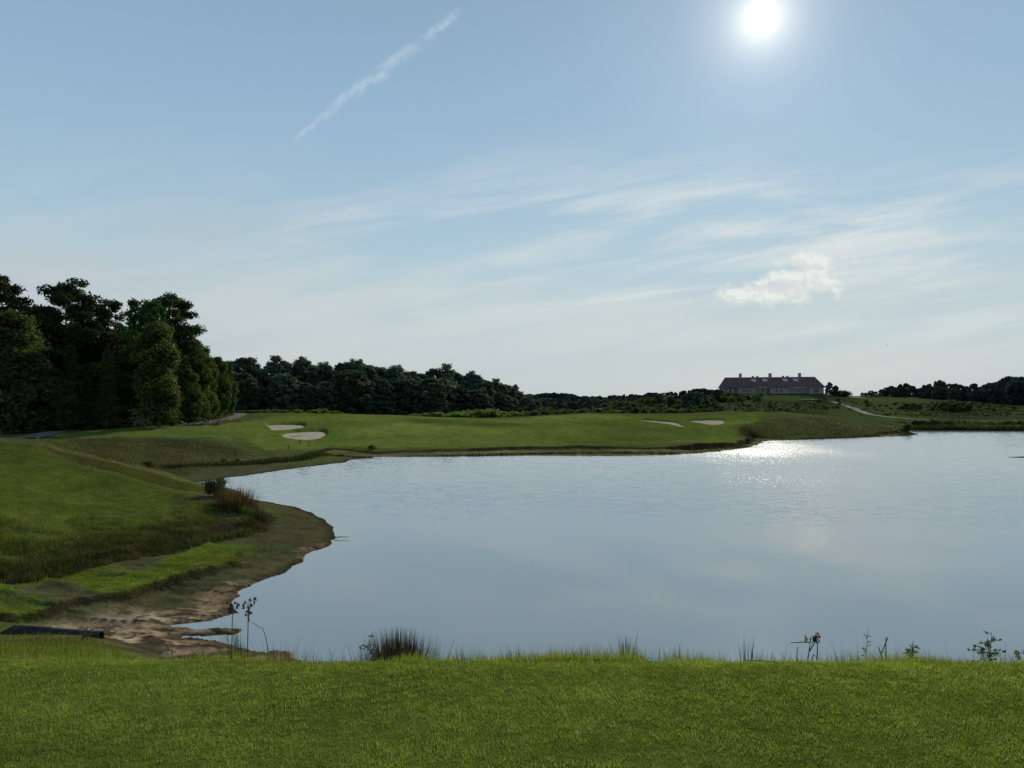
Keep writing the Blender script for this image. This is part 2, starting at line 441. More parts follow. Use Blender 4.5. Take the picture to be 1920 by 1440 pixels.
    mudmask = np.maximum(mudmask, sstep(.2, -1., sdist(water_poly, X, Y) - 0) * 0)
    inner = sstep(-.8, .8, sdist(np.array([(-11.5,17.4),(-12,19.8),(-9,23.5),(-5,25),(-5,20),(-4.5,17),(-7.5,14.5),(-9.0,15.7)]), X, Y) + (n_a - .5) * 2.5)
    mudmask = np.maximum(mudmask, inner * (n_b < .68))
    beach = mixv(beach, tan, mudmask[:, None])
    wet = (1 - sstep(.05, .45 + .003 * r, sdw))[:, None]
    beach = beach * (1 - .5 * wet)
    farbeach = sstep(80, 90, Y)[:, None]
    beach = mixv(beach, mixv(C(.090, .088, .032), C(.205, .160, .075), (sstep(.42, .66, n_s) * .9)[:, None]), farbeach * (1 - .5 * wet))
    beach = mixv(beach, C(.125, .095, .070), (sstep(155, 160, Y) * sstep(70, 84, X))[:, None] * .8)
    tg = mixv(C(.105, .130, .016), C(.140, .165, .022), n_b[:, None])
    beach = mixv(beach, tg, (sstep(-.1, .35, sdt) * sstep(.34, .56, fbm(X / 2.2, Y / 2.2, 3, 131)))[:, None])
    col = mixv(col, beach, low[:, None])
    # steep bank faces show dark earth
    Zg = Z.reshape(nR, nT)
    gr = np.gradient(Zg, axis=0) / np.gradient(rr)[:, None]
    gt = np.gradient(Zg, axis=1) / (np.gradient(th)[None] * rr[:, None])
    slope = np.hypot(gr, gt).ravel()
    edge = sstep(.22, .5, slope) * sstep(1.6, .5, np.abs(sdu) / (1 + .004 * r)) * (Y > 14)
    edge = np.maximum(edge, sstep(.16, .32, slope) * (Y > 88) * sstep(2.6, 1.2, np.abs(sdu - .3)))
    col = mixv(col, mixv(C(.022, .018, .010), C(.05, .038, .02), n_b[:, None]), (edge * .88)[:, None])
    under_b = sstep(-.55, -.1, sdu) * sstep(1.9, .6, sdu + (n_a - .5) * 2.2) * (Y > 19) * (Y < 42) * (X < -6)  # undercut's shadow line painted into the earth colour at the mound foot
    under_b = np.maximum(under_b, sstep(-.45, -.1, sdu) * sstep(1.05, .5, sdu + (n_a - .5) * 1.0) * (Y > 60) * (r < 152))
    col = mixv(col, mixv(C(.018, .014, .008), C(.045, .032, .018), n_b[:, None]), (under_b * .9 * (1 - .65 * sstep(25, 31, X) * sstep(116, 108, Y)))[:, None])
    tstep = sstep(.25, .5, slope) * (np.abs(sdt) < .6)
    col = mixv(col, C(.03, .022, .012), (tstep * .8)[:, None])
    # tee lawn and its bank
    teec = mixv(C(.070, .100, .015), C(.100, .130, .022), n_b[:, None]) * (.85 + .3 * n_c[:, None])
    col = mixv(col, teec, (sstep(LIP + .5, LIP + .1, Y))[:, None])
    bankm = (sstep(LIP + .1, LIP + .5, Y) * sstep(15.5, 13, Y))[:, None]
    bankg = mixv(C(.085, .120, .018), C(.120, .115, .040), sstep(.4, .75, fbm(X / 1.5, Y / 1.5, 3, 120))[:, None])
    dirt = sstep(.2, 1.2, (X + 8.2) * .5 + (Y - 11.5) * .35 + (n_a - .5) * 3)[:, None] * (X < -3)[:, None] * sstep(9.5, 11.5, Y)[:, None]
    bankg = mixv(bankg, mixv(C(.105, .075, .048), C(.065, .062, .032), sstep(.4, .6, n_b)[:, None]), dirt)
    col = mixv(col, bankg, bankm)
    under = (sdw < -.02)[:, None]; col = np.where(under, C(.05, .05, .035), col)

    m, nt, out = new_mat('ground')
    at = N(nt, 'ShaderNodeAttribute', attribute_name='tint')
    tc = N(nt, 'ShaderNodeTexCoord')
    n1 = N(nt, 'ShaderNodeTexNoise'); n1.inputs['Scale'].default_value = 9.; n1.inputs['Detail'].default_value = 6; n1.inputs['Roughness'].default_value = .7
    n2 = N(nt, 'ShaderNodeTexNoise'); n2.inputs['Scale'].default_value = 1.1; n2.inputs['Detail'].default_value = 7; n2.inputs['Roughness'].default_value = .65
    for n in (n1, n2): L(nt, tc.outputs['Object'], n.inputs['Vector'])
    f = mathn(nt, 'MULTIPLY', maprange(nt, n1.outputs[0], .3, .7, .6, 1.4, False), maprange(nt, n2.outputs[0], .3, .7, .68, 1.32, False))
    vm = N(nt, 'ShaderNodeVectorMath', operation='SCALE'); L(nt, at.outputs['Color'], vm.inputs[0]); L(nt, f, vm.inputs['Scale'])
    p = N(nt, 'ShaderNodeBsdfDiffuse'); L(nt, vm.outputs[0], p.inputs['Color'])
    b = N(nt, 'ShaderNodeBump'); b.inputs['Strength'].default_value = .6; b.inputs['Distance'].default_value = .08
    L(nt, mathn(nt, 'ADD', n1.outputs[0], mathn(nt, 'MULTIPLY', n2.outputs[0], 2.)), b.inputs['Height']); L(nt, b.outputs[0], p.inputs['Normal'])
    L(nt, p.outputs[0], out.inputs[0])
    idx = np.arange(nR * nT).reshape(nR, nT)
    a = idx[:-1, :]; bb = np.roll(idx, -1, axis=1)[:-1, :]; c = np.roll(idx, -1, axis=1)[1:, :]; d = idx[1:, :]
    Fq = np.stack([a, bb, c, d], -1).reshape(-1, 4)[:, ::-1]
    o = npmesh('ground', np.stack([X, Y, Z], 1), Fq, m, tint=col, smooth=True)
    tag(o, 'rolling golf course ground of mown grass, brown rough and muddy pond banks', 'ground', kind='structure')
    return o
make_ground()

# ------------------------------------------------------------------ water
def make_water():
    m, nt, out = new_mat('pond_water')
    tc = N(nt, 'ShaderNodeTexCoord'); sep = N(nt, 'ShaderNodeSeparateXYZ'); L(nt, tc.outputs['Object'], sep.inputs[0])
    def nz(scale, detail, sx=1., sy=1., rot=0.):
        mp = N(nt, 'ShaderNodeMapping'); mp.inputs['Scale'].default_value = (sx, sy, 1); mp.inputs['Rotation'].default_value = (0, 0, rot)
        L(nt, tc.outputs['Object'], mp.inputs[0])
        n = N(nt, 'ShaderNodeTexNoise'); n.inputs['Scale'].default_value = scale; n.inputs['Detail'].default_value = detail
        L(nt, mp.outputs[0], n.inputs['Vector']); return n
    rip = nz(6.5, 3, .7, 1., .3); swell = nz(1.5, 2, .6, 1., -.2); spk = nz(6.5, 1.5, 1., .40, .1); spk2 = nz(.16, 2, .8, .5); patch = nz(.035, 3, .45, 1., .1)
    # wind exposure grows away from the sheltered near bank
    dist = mathn(nt, 'ADD', sep.outputs['Y'], mathn(nt, 'MULTIPLY', mathn(nt, 'SUBTRACT', patch.outputs[0], .5), 46.))
    wind = maprange(nt, dist, 34, 50, .10, 1.)
    gust = maprange(nt, mathn(nt, 'ADD', dist, mathn(nt, 'MULTIPLY', sep.outputs['X'], -.0)), 66, 92, 0., 1.)
    amp = mathn(nt, 'MULTIPLY_ADD', gust, .02, mathn(nt, 'MULTIPLY', wind, .085))
    def vec(n, k):
        s = N(nt, 'ShaderNodeVectorMath', operation='SUBTRACT'); L(nt, n.outputs['Color'], s.inputs[0]); s.inputs[1].default_value = (.5, .5, .5)
        q = N(nt, 'ShaderNodeVectorMath', operation='SCALE'); L(nt, s.outputs[0], q.inputs[0])
        if isinstance(k, float): q.inputs['Scale'].default_value = k
        else: L(nt, k, q.inputs['Scale'])
        return q.outputs[0]
    ad = N(nt, 'ShaderNodeVectorMath', operation='ADD'); L(nt, vec(rip, amp), ad.inputs[0]); L(nt, vec(swell, mathn(nt, 'MULTIPLY', amp, .6)), ad.inputs[1])
    fl = N(nt, 'ShaderNodeVectorMath', operation='MULTIPLY'); L(nt, ad.outputs[0], fl.inputs[0]); fl.inputs[1].default_value = (1, 1.6, 0)
    up = N(nt, 'ShaderNodeVectorMath', operation='ADD'); L(nt, fl.outputs[0], up.inputs[0]); tl = N(nt, 'ShaderNodeCombineXYZ'); tl.inputs[2].default_value = 1.; L(nt, mathn(nt, 'MULTIPLY', wind, -.030), tl.inputs[1]); L(nt, tl.outputs[0], up.inputs[1])
    nm = N(nt, 'ShaderNodeVectorMath', operation='NORMALIZE'); L(nt, up.outputs[0], nm.inputs[0])
    p = N(nt, 'ShaderNodeBsdfPrincipled'); p.inputs['Base Color'].default_value = (.235, .278, .284, 1)
    p.inputs['IOR'].default_value = 1.45
    # steep little facets scattered over the wind-ruffled water: dense along the far shore, sparse nearer
    thr = mathn(nt, 'ADD', maprange(nt, sep.outputs['Y'], 72, 92, .69, .545, True), mathn(nt, 'MULTIPLY', mathn(nt, 'SUBTRACT', spk2.outputs[0], .5), -.22))
    side = maprange(nt, mathn(nt, 'ABSOLUTE', mathn(nt, 'SUBTRACT', sep.outputs['X'], 29.)), 9, 20, 0., .14)
    thr = mathn(nt, 'ADD', thr, side)
    near = maprange(nt, sep.outputs['Y'], 48, 58, .3, -.01)
    ft = mathn(nt, 'SUBTRACT', spk.outputs[0], mathn(nt, 'ADD', thr, near))
    L(nt, maprange(nt, ft, 0., .02, .05, .22), p.inputs['Roughness'])
    L(nt, nm.outputs[0], p.inputs['Normal']); L(nt, p.outputs[0], out.inputs[0])
    xs = np.concatenate([np.linspace(-60, 120, 61), np.linspace(130, 230, 11)]); ys = np.linspace(9, 185, 60)
    X, Y = np.meshgrid(xs, ys, indexing='ij'); idx = np.arange(X.size).reshape(X.shape)
    Fq = np.stack([idx[:-1, :-1], idx[1:, :-1], idx[1:, 1:], idx[:-1, 1:]], -1).reshape(-1, 4)
    o = npmesh('pond_water', np.stack([X.ravel(), Y.ravel(), 0 * X.ravel()], 1), Fq, m)
    tag(o, 'calm blue-grey pond reflecting the pale sky, sun glitter along its far shore', 'water', kind='structure')
make_water()

# ------------------------------------------------------------------ paths and bunkers
M_path = simple_mat('path_concrete', (.27, .235, .18), 1., .6, .25, spec=0.)
M_path_dirt = simple_mat('path_gravel', (.17, .145, .115), 1., 1.2, .25, spec=0.)
M_sand = simple_mat('bunker_sand', (.40, .33, .25), 1., 1.2, .25, .03, spec=0.)
def densify(pts, step):
    pts = np.asarray(pts, float); out = []
    for a, b in zip(pts[:-1], pts[1:]):
        n = max(2, int(np.hypot(*(b - a)) / step))
        out += [a + (b - a) * t for t in np.linspace(0, 1, n, endpoint=False)]
    out.append(pts[-1]); P = np.array(out)
    for _ in range(6): P[1:-1] = (P[:-2] + 2 * P[1:-1] + P[2:]) / 4
    return P
def ribbon(name, pts, width, m, lift, label):
    P = densify(pts, 1.5)
    T = np.gradient(P, axis=0); T /= np.linalg.norm(T, axis=1)[:, None] + 1e-9; Nn = np.stack([-T[:, 1], T[:, 0]], 1)
    offs = np.linspace(-.5, .5, 5); V = []
    for q in offs:
        Q = P + Nn * (q * width); V.append(np.stack([Q[:, 0], Q[:, 1], height(Q[:, 0], Q[:, 1])], 1))
    V = np.array(V); V[:, :, 2] = V[:, :, 2] * .35 + V[:, :, 2].max(0)[None] * .65 + lift
    n = len(P); idx = np.arange(5 * n).reshape(5, n)
    Fq = np.stack([idx[:-1, :-1], idx[:-1, 1:], idx[1:, 1:], idx[1:, :-1]], -1).reshape(-1, 4)[:, ::-1]
    o = npmesh(name, V.reshape(-1, 3), Fq, m, smooth=True)
    tag(o, label, 'path', kind='structure')
ribbon('cart_path', np.array([aty(a, b, c)[:2] for a, b, c in [(12,826,80),(40,821,84),(80,814.5,89),(120,808,95),(160,803,100),(200,801,103),(260,800,106),(320,799,109),(372,797,114),(408,792,124),(432,786,140)]] + [(-58,165),(-72,200)]), 2.6, M_path_dirt, .06, 'grey cart path curving along the edge of the wood')
ribbon('cart_path', np.vstack([hits([(1500,750.5),(1535,750.5),(1562,753.5),(1583,760),(1606,769),(1632,778.5),(1660,782)]), hits([(1700,786),(1745,788.5)])]), 2.6, M_path, .14, 'pale cart path winding down the hill below the clubhouse')
ribbon('cart_path', np.array([aty(px, py, Y)[:2] for px, py, Y in [(1596,743.5,402),(1606,746,392),(1614,748,384)]]), 7, M_path, .2, 'short pale stretch of cart path on the hill crest right of the clubhouse')
ribbon('cart_path', hits([(1755,750.8),(1790,752.5),(1815,754),(1835,757)]), 3, M_path, .2, 'pale cart path in front of the far right trees')

BLAB = ['pale sand bunker left of the fairway, the farther of the left pair', 'pale sand bunker left of the fairway, the nearer and larger of the left pair',
        'long thin grey sand bunker slanting across the right of the green', 'short grey sand bunker at the right end of the green']
for (poly, dep), lab in zip(BUNKERS, BLAB):
    c = poly.mean(0); m_ = []
    for s in np.linspace(0, 1.0, 9):
        ring = []
        for q in poly: ring.append(c + (q - c) * s)
        m_.append(ring)
    A = np.array(m_); nr, nc = A.shape[:2]
    xy = A.reshape(-1, 2)
    zz = height(xy[:, 0], xy[:, 1], carve=False) 
    sd = sdist(poly, xy[:, 0], xy[:, 1])
    zz = zz - dep * bdeep(poly, xy[:, 0], xy[:, 1]) + .11 + .05 * (fbm(xy[:, 0], xy[:, 1], 2, 5) - .5)
    idx = np.arange(nr * nc).reshape(nr, nc)
    Fq = np.stack([idx[:-1], np.roll(idx, -1, 1)[:-1], np.roll(idx, -1, 1)[1:], idx[1:]], -1).reshape(-1, 4)
    o = npmesh('sand_bunker', np.column_stack([xy - c, zz - zz.mean()]), Fq, M_sand, smooth=True)
    o.location = (c[0], c[1], zz.mean()); tag(o, lab, 'bunker', 'sand bunkers around the green')
    # grass lip hanging over the far rim
# ------------------------------------------------------------------ grass
def blade_mesh(P, h, w, lean, az, col, seg=1, curl=.5):
    """P roots (n,3); h, w, lean, az arrays; col (n,3). lean = sideways reach as part of height"""
    n = len(P); ax = np.cos(az); ay = np.sin(az)
    side = np.stack([-ay, ax, 0 * ax], 1); fw = np.stack([ax, ay, 0 * ax], 1); up = np.array([[0, 0, 1.]])
    if seg == 1:
        v0 = P - side * (w / 2)[:, None]; v1 = P + side * (w / 2)[:, None]; v2 = P + up * h[:, None] + fw * (lean * h)[:, None]
        V = np.stack([v0, v1, v2], 1).reshape(-1, 3); Fa = np.arange(3 * n).reshape(n, 3)
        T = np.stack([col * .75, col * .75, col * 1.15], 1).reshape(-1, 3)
        return V, [Fa], T
    rows = []; T = []
    for s in np.linspace(0, 1, seg + 1)[:-1]:
        c = P + up * (h * (s - curl * .25 * s * s))[:, None] + fw * (lean * h * s ** 1.8)[:, None]
        ww = (w / 2 * (1 - .55 * s))[:, None]
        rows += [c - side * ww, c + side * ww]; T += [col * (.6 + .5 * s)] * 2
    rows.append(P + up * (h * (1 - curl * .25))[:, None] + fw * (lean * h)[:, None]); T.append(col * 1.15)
    V = np.stack(rows, 1); k = V.shape[1]; base = (np.arange(n) * k)[:, None]
    quads = [base + np.array([[2 * i, 2 * i + 1, 2 * i + 3, 2 * i + 2]]) for i in range(seg - 1)]
    tri = base + np.array([[k - 3, k - 2, k - 1]])
    fl = ([np.concatenate(quads)] if quads else []) + [tri]
    return V.reshape(-1, 3), fl, np.stack(T, 1).reshape(-1, 3)

M_turf = foliage_mat('turf_blades', (1, 1, 1), .5, 0., tcol=(1.25, 1.3, .7))
M_rough = foliage_mat('rough_blades', (1, 1, 1), .4, 0.)
def colmix(a, b, t): return np.array(a)[None] * (1 - t[:, None]) + np.array(b)[None] * t[:, None]

def make_turf():
    n = 330000
    y = np.sqrt(rng.uniform(2.3 ** 2, (LIP + .06) ** 2, n)); x = rng.uniform(-.78, .78, n) * y + rng.normal(0, .02, n)
    z = height(x, y)
    tone = .5 * fbm(x / .30, y / .22, 3, 200) + .5 * vnoise(x / .035, y / .045, 204); tone2 = fbm(x / 1.3, y / .32, 4, 201); mow = vnoise(x * .4, y / .16, 202)
    h = rng.uniform(.010, .022, n) * (.6 + .8 * tone); w = rng.uniform(.0022, .0042, n)
    col = colmix((.140, .195, .030), (.320, .365, .085), np.clip(tone * 1.5 - .3 + rng.normal(0, .22, n), 0, 1))
    col *= (.68 + .64 * tone2)[:, None] * (.92 + .16 * mow)[:, None]
    straw = rng.random(n) < .05; col[straw] = np.array([.20, .17, .07]) * rng.uniform(.6, 1.1, (straw.sum(), 1))
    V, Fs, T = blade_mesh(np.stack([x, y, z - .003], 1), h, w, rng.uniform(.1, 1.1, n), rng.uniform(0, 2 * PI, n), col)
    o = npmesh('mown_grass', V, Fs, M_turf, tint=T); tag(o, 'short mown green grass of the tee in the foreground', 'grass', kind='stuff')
make_turf()

def make_fringe():
    n = 60000
    x = rng.uniform(-5.6, 5.8, n); y = LIP + rng.gamma(1.6, .22, n) - .02
    dens = fbm(x / .45, y / .8 + 3, 3, 210)
    keep = rng.random(n) < sstep(.28, .6, dens) * .95 + .12; x, y = x[keep], y[keep]; n = len(x); dens = dens[keep]
    z = height(x, y)
    # taller behind the lip so the tips stand as a ragged edge
    tall = fbm(x / .6 + 40, 0 * x, 3, 211)
    px = CX + F * x / y
    gain = .55 + .6 * sstep(.45, .7, tall) + .35 * np.exp(-((px - 1090) / 120) ** 2) + .25 * np.exp(-((px - 1650) / 90) ** 2)
    h = rng.uniform(.045, .095, n) * gain + .30 * np.clip(y - LIP - .1, 0, .9) * rng.uniform(.7, 1.15, n)
    h *= np.where((px > 1210) & (px < 1245), .45, 1)
    col = colmix((.135, .190, .016), (.250, .255, .050), np.clip(rng.normal(.45, .28, n), 0, 1))
    straw = rng.random(n) < .12; col[straw] = np.array([.25, .20, .085]) * rng.uniform(.7, 1.1, (straw.sum(), 1))
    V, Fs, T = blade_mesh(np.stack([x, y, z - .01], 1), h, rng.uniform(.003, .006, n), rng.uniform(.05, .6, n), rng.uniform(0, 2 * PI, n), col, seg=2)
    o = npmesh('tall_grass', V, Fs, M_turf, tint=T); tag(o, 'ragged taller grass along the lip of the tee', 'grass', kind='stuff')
make_fringe()

def scatter(poly, n):
    lo, hi = poly.min(0), poly.max(0); out = np.zeros((0, 2))
    while len(out) < n:
        q = rng.uniform(lo, hi, (n * 2, 2)); q = q[sdist(poly, q[:, 0], q[:, 1]) > 0]; out = np.vstack([out, q])
    return out[:n]
def tufts(centres, nb, hmin, hmax, w, ca, cb, spread=.12, leanmax=.9):
    k = len(centres); c = np.repeat(centres, nb, 0); n = len(c)
    s = np.repeat(rng.uniform(.6, 1.25, k), nb)
    p = c + rng.normal(0, spread, (n, 2))
    z = height(p[:, 0], p[:, 1])
    t = np.clip(np.repeat(rng.uniform(0, 1, k), nb) + rng.normal(0, .15, n), 0, 1)
    sc_ = np.clip(np.hypot(c[:, 0], c[:, 1]) / 38, .5, 4)
    col = colmix(ca, cb, t) * rng.uniform(.7, 1.2, (n, 1)) * (.30 + 1.4 * fbm(c[:, 0] / (.9 * sc_) + 7, c[:, 1] / (1.4 * sc_), 3, 160))[:, None]
    return blade_mesh(np.column_stack([p, z - .02]), rng.uniform(hmin, hmax, n) * s, rng.uniform(.7, 1.3, n) * w, rng.uniform(.1, leanmax, n), rng.uniform(0, 2 * PI, n), col, seg=2)
def rough_obj(name, pieces, label):
    V = []; F4 = []; F3 = []; T = []; k = 0
    for v, fs, t in pieces:
        V.append(v); T.append(t)
        for f in fs: (F4 if f.shape[1] == 4 else F3).append(f + k)
        k += len(v)
    o = npmesh(name, np.concatenate(V), ([np.concatenate(F4)] if F4 else []) + [np.concatenate(F3)], M_rough, tint=np.concatenate(T))
    tag(o, label, 'grass', kind='stuff')
def bankline(pxs, z, n, spread):
    P = densify([atz(a, b, z) for a, b in pxs], .3); q = P[rng.integers(0, len(P), n)] + rng.normal(0, spread, (n, 2)); return q
mound_low = hits([(-60,960),(60,985),(200,965),(330,950),(420,940),(480,955),(488,975),(400,1000),(250,1043),(120,1068),(0,1090),(-60,1095)])
mound_top = hits([(-60,832),(60,834),(150,876),(230,893),(330,924),(410,945),(330,955),(200,965),(60,985),(-60,990)])
straw_strip = hits([(60,830),(100,843),(180,862),(265,882),(330,901),(400,928),(330,918),(230,889),(150,869)])
low_c = scatter(mound_low, 9500); low_n = fbm(low_c[:, 0] / 1.3, low_c[:, 1] / 1.3, 3, 300)
low_c = low_c[rng.random(len(low_c)) < sstep(.34, .56, low_n) * sstep(-2.5, 1.0, sdist(mound_low, low_c[:, 0], low_c[:, 1]) + (low_n - .5) * 5)]
sdl_ = sdist(upper_poly, low_c[:, 0], low_c[:, 1]) + rng.normal(0, .5, len(low_c)); low_hi = low_c[sdl_ > 2.6]; low_shade = low_c[sdl_ <= 2.6]
rough_obj('rough_grass', [tufts(low_hi[::6], 46, .10, .28, .016, (.100, .138, .014), (.185, .178, .042), .17, 1.3), tufts(low_shade[::5], 46, .10, .30, .016, (.045, .060, .011), (.110, .096, .030), .17, 1.3),  # tufts near the foot darkened: shadow of the lower face put into their colour
                          tufts(bankline([(0,1089),(60,1085),(120,1067),(250,1042),(330,1017),(400,1000),(480,982)], .55, 420, .3), 9, .15, .42, .022, (.03, .04, .010), (.08, .07, .025)),  # blades coloured dark as the painted shadow line under the mound
                          tufts(scatter(mound_top, 9000), 6, .03, .09, .02, (.075, .105, .014), (.105, .120, .024)),
                          tufts(scatter(straw_strip, 3400), 6, .05, .13, .03, (.115, .108, .030), (.09, .105, .026))], 'coarse clumpy grass on the near mound left of the pond')
brown_p = hits([(85,829),(130,824),(300,822),(395,828),(440,842),(460,856),(400,867),(275,877),(180,858)])
rough_obj('rough_grass', [tufts(scatter(brown_p, 6500), 6, .08, .26, .05, (.088, .072, .038), (.135, .142, .050), .4, 1.6),
                          tufts(bankline([(275,879),(370,873),(480,866),(560,858),(600,850)], .45, 420, .4), 8, .25, .6, .05, (.018, .020, .009), (.05, .045, .02), .3)], 'brown unmown grass on the slope beyond the near mound')
right_p = hits([(1390,806),(1420,793),(1480,783),(1560,785),(1660,797),(1708,806),(1690,811),(1600,817),(1450,819),(1410,818)])
rough_obj('rough_grass', [tufts(scatter(right_p, 9000), 6, .08, .26, .08, (.052, .064, .021), (.120, .112, .042), .6, 1.6),
                          tufts(bankline([(1450,819.5),(1520,820),(1600,817),(1690,810.5),(1703,807)], .75, 260, .4), 8, .2, .5, .07, (.02, .022, .010), (.05, .045, .02), .4)], 'straw coloured rough grass on the mound at the right of the pond')
rough_obj('rough_grass', [tufts(bankline([(610,846),(700,847),(760,845),(900,843),(1000,841),(1150,841),(1300,840),(1380,833),(1402,829)], .7, 700, .3), 7, .15, .38, .05, (.020, .024, .010), (.05, .05, .018), .3),
                          tufts(bankline([(1705,801.5),(1800,801.5),(1920,802),(2050,803)], .6, 1300, 1.0), 8, .5, 1.5, .12, (.03, .045, .016), (.06, .065, .025), .6)], 'dark grass hanging over the cut banks of the far shore')
terr_c = scatter(TERR[0], 4200); terr_c = terr_c[rng.random(len(terr_c)) < sstep(.36, .56, fbm(terr_c[:, 0] / 2.2, terr_c[:, 1] / 2.2, 3, 131))]
beach_c = scatter(np.array([atz(a, b, .15) for a, b in [(300,1075),(460,1030),(480,990),(500,960),(560,962),(612,985),(615,1005),(560,1025),(430,1080)]]), 2200)
rough_obj('low_grass', [tufts(terr_c, 8, .03, .09, .012, (.125, .155, .014), (.170, .185, .024), .1), tufts(beach_c, 7, .03, .10, .012, (.065, .08, .024), (.10, .09, .04), .1),
          tufts(scatter(np.array([(-14,4.9),(-14,15.6),(-9.2,15.2),(-7.2,13.4),(-5.6,11.0),(-3.6,8.6),(-1.5,5.0)]), 9000), 7, .03, .10, .008, (.115, .140, .016), (.165, .160, .034), .08)], 'low bright green grass on the flat pond margin')

# ------------------------------------------------------------------ trees and shrubs
M_bark = simple_mat('bark', (.085, .062, .045), .95, 6, .4, .03, stretch=(1, 1, .25))
M_pine = foliage_mat('pine_needles', (.036, .055, .019), .25, .22)
M_leafd = foliage_mat('broadleaf_dark', (.048, .076, .019), .3, .28)
M_leafl = foliage_mat('broadleaf_olive', (.071, .087, .025), .36, .2)
M_far = foliage_mat('hazed_distant_foliage', (.085, .118, .082), .34, .36, tcol=(1.2, 1.3, .8))  # leaf green paled and blued to paint in distance haze
M_farhaze = foliage_mat('hazed_far_foliage', (.062, .084, .068), .2, .2, tcol=(1.1, 1.2, .9))  # bluish leaf colour stands in for haze over the far woods
M_shrub = foliage_mat('shrub_foliage', (.046, .068, .022), .3, .35)

def leaves(clumps, size, aspect=.55, up=.4, outw=.6, power=.42, seed=0):
    r = np.random.default_rng(seed); Vs = []; Ts = []
    for (cx, cy, cz, rx, ry, rz, n) in clumps:
        d = r.normal(0, 1, (n, 3)); d /= np.linalg.norm(d, axis=1)[:, None]
        p = d * (r.random(n) ** power)[:, None]
        p *= (.82 + .36 * r.random(n))[:, None]
        c = np.array([cx, cy, cz]) + p * np.array([rx, ry, rz])
        nn = r.normal(0, .7, (n, 3)) + d * outw + np.array([0, 0, up]); nn /= np.linalg.norm(nn, axis=1)[:, None]
        a = np.cross(nn, r.normal(0, 1, (n, 3))); a /= np.linalg.norm(a, axis=1)[:, None] + 1e-9
        b = np.cross(nn, a); s = size * r.uniform(.6, 1.35, n)[:, None]
        Vs.append(np.stack([c - a * s, c - b * s * aspect + nn * s * .15, c + a * s, c + b * s * aspect + nn * s * .15], 1).reshape(-1, 3))
        t = np.full((n, 3), r.uniform(.75, 1.3)) * r.uniform(.75, 1.25, (n, 1)) * np.array([[1 + .12 * r.normal(), 1, 1]])
        Ts.append(np.repeat(t, 4, 0))
    V = np.concatenate(Vs); return V, np.arange(len(V)).reshape(-1, 4), np.concatenate(Ts)

def pine_parts(seed, H=21., spread=4.2, start=.45, nl=34, dens=120, thin=False):
    r = random.Random(seed); mb = MB(); cl = []
    bend = [(0, 0, -.6)]; x = y = 0
    for i in range(1, 9):
        x += r.uniform(-.12, .12); y += r.uniform(-.12, .12); bend.append((x, y, H * .97 * i / 8))
    rad = [.30 * (1 - .88 * i / 8) * H / 21 for i in range(9)]
    mb.tube(bend, rad, 8)
    def tr(z):
        t = max(0, min(7.999, z / (H * .97) * 8)); i = int(t); f = t - i
        return tuple(bend[i][k] * (1 - f) + bend[i + 1][k] * f for k in range(2))
    for i in range(nl):
        f = start + (1 - start) * (i + r.random()) / nl
        z = H * f * .96; bx, by = tr(z)
        taper = math.sin(PI * min(1, ((f - start) / (1 - start)) * .80 + .20)) ** .7
        ln = spread * (.4 + .65 * r.random()) * (.35 + .75 * taper)
        if thin: ln *= .7
        az = i * 2.4 + r.uniform(-.7, .7); rise = ln * r.uniform(-.05, .40)
        ex, ey, ez = bx + math.cos(az) * ln, by + math.sin(az) * ln, z + rise
        mb.tube([(bx, by, z), ((bx + ex) / 2, (by + ey) / 2, z + rise * .35), (ex, ey, ez)], [.09, .06, .025], 5, cap=False)
        for k in range(2 if ln > 2 else 1):
            q = 1 - .42 * k + r.uniform(-.1, .1); s = r.uniform(.75, 1.25) * (.85 + .1 * ln) * (.8 if k else 1) * (.75 if thin else 1)
            cl.append((bx + (ex - bx) * q, by + (ey - by) * q, z + rise * q + .25, s * 1.05, s * 1.05, s * .58, int(dens * s * s)))
    tx, ty = tr(H * .96)
    for k in range(4):
        cl.append((tx + r.uniform(-.7, .7), ty + r.uniform(-.7, .7), H * .955 + r.uniform(-.6, .5), 1.0, 1.0, .75, int(dens * .9)))
    return mb, cl
def broad_parts(seed, H=16., wid=3.2, base=.08, nc=70, dens=110, top=1.2):
    r = random.Random(seed); mb = MB(); cl = []
    mb.tube([(0, 0, -.6), (r.uniform(-.2, .2), r.uniform(-.2, .2), H * .3), (r.uniform(-.4, .4), r.uniform(-.4, .4), H * .62), (0, 0, H * .88)], [.28 * H / 16, .22 * H / 16, .13 * H / 16, .04], 8)
    for i in range(nc):
        f = base + (1 - base) * ((i + r.random()) / nc)
        prof = (math.sin(PI * (min(1, f * .76 + .17)) ** 1.0)) ** .55
        if f > .93: prof *= (1 - f) / .07 * .5 + .5
        rr = wid * prof * (.35 + .65 * math.sqrt(r.random())); az = r.uniform(0, 2 * PI)
        z = H * f * .96; s = r.uniform(.7, 1.35) * H / 16 * top
        c = (rr * math.cos(az), rr * math.sin(az), z)
        mb.tube([(c[0] * .05, c[1] * .05, max(.5, z - rr * .7)), (c[0] * .6, c[1] * .6, z - rr * .2), c], [.06, .04, .015], 4, cap=False)
        cl.append((*c, s, s, s * .8, int(dens * s * s)))
    for i in range(5): cl.append((r.uniform(-.3, .3) * wid, r.uniform(-.3, .3) * wid, H * r.uniform(.90, .965), .9, .9, .7, int(dens * .8)))
    return mb, cl
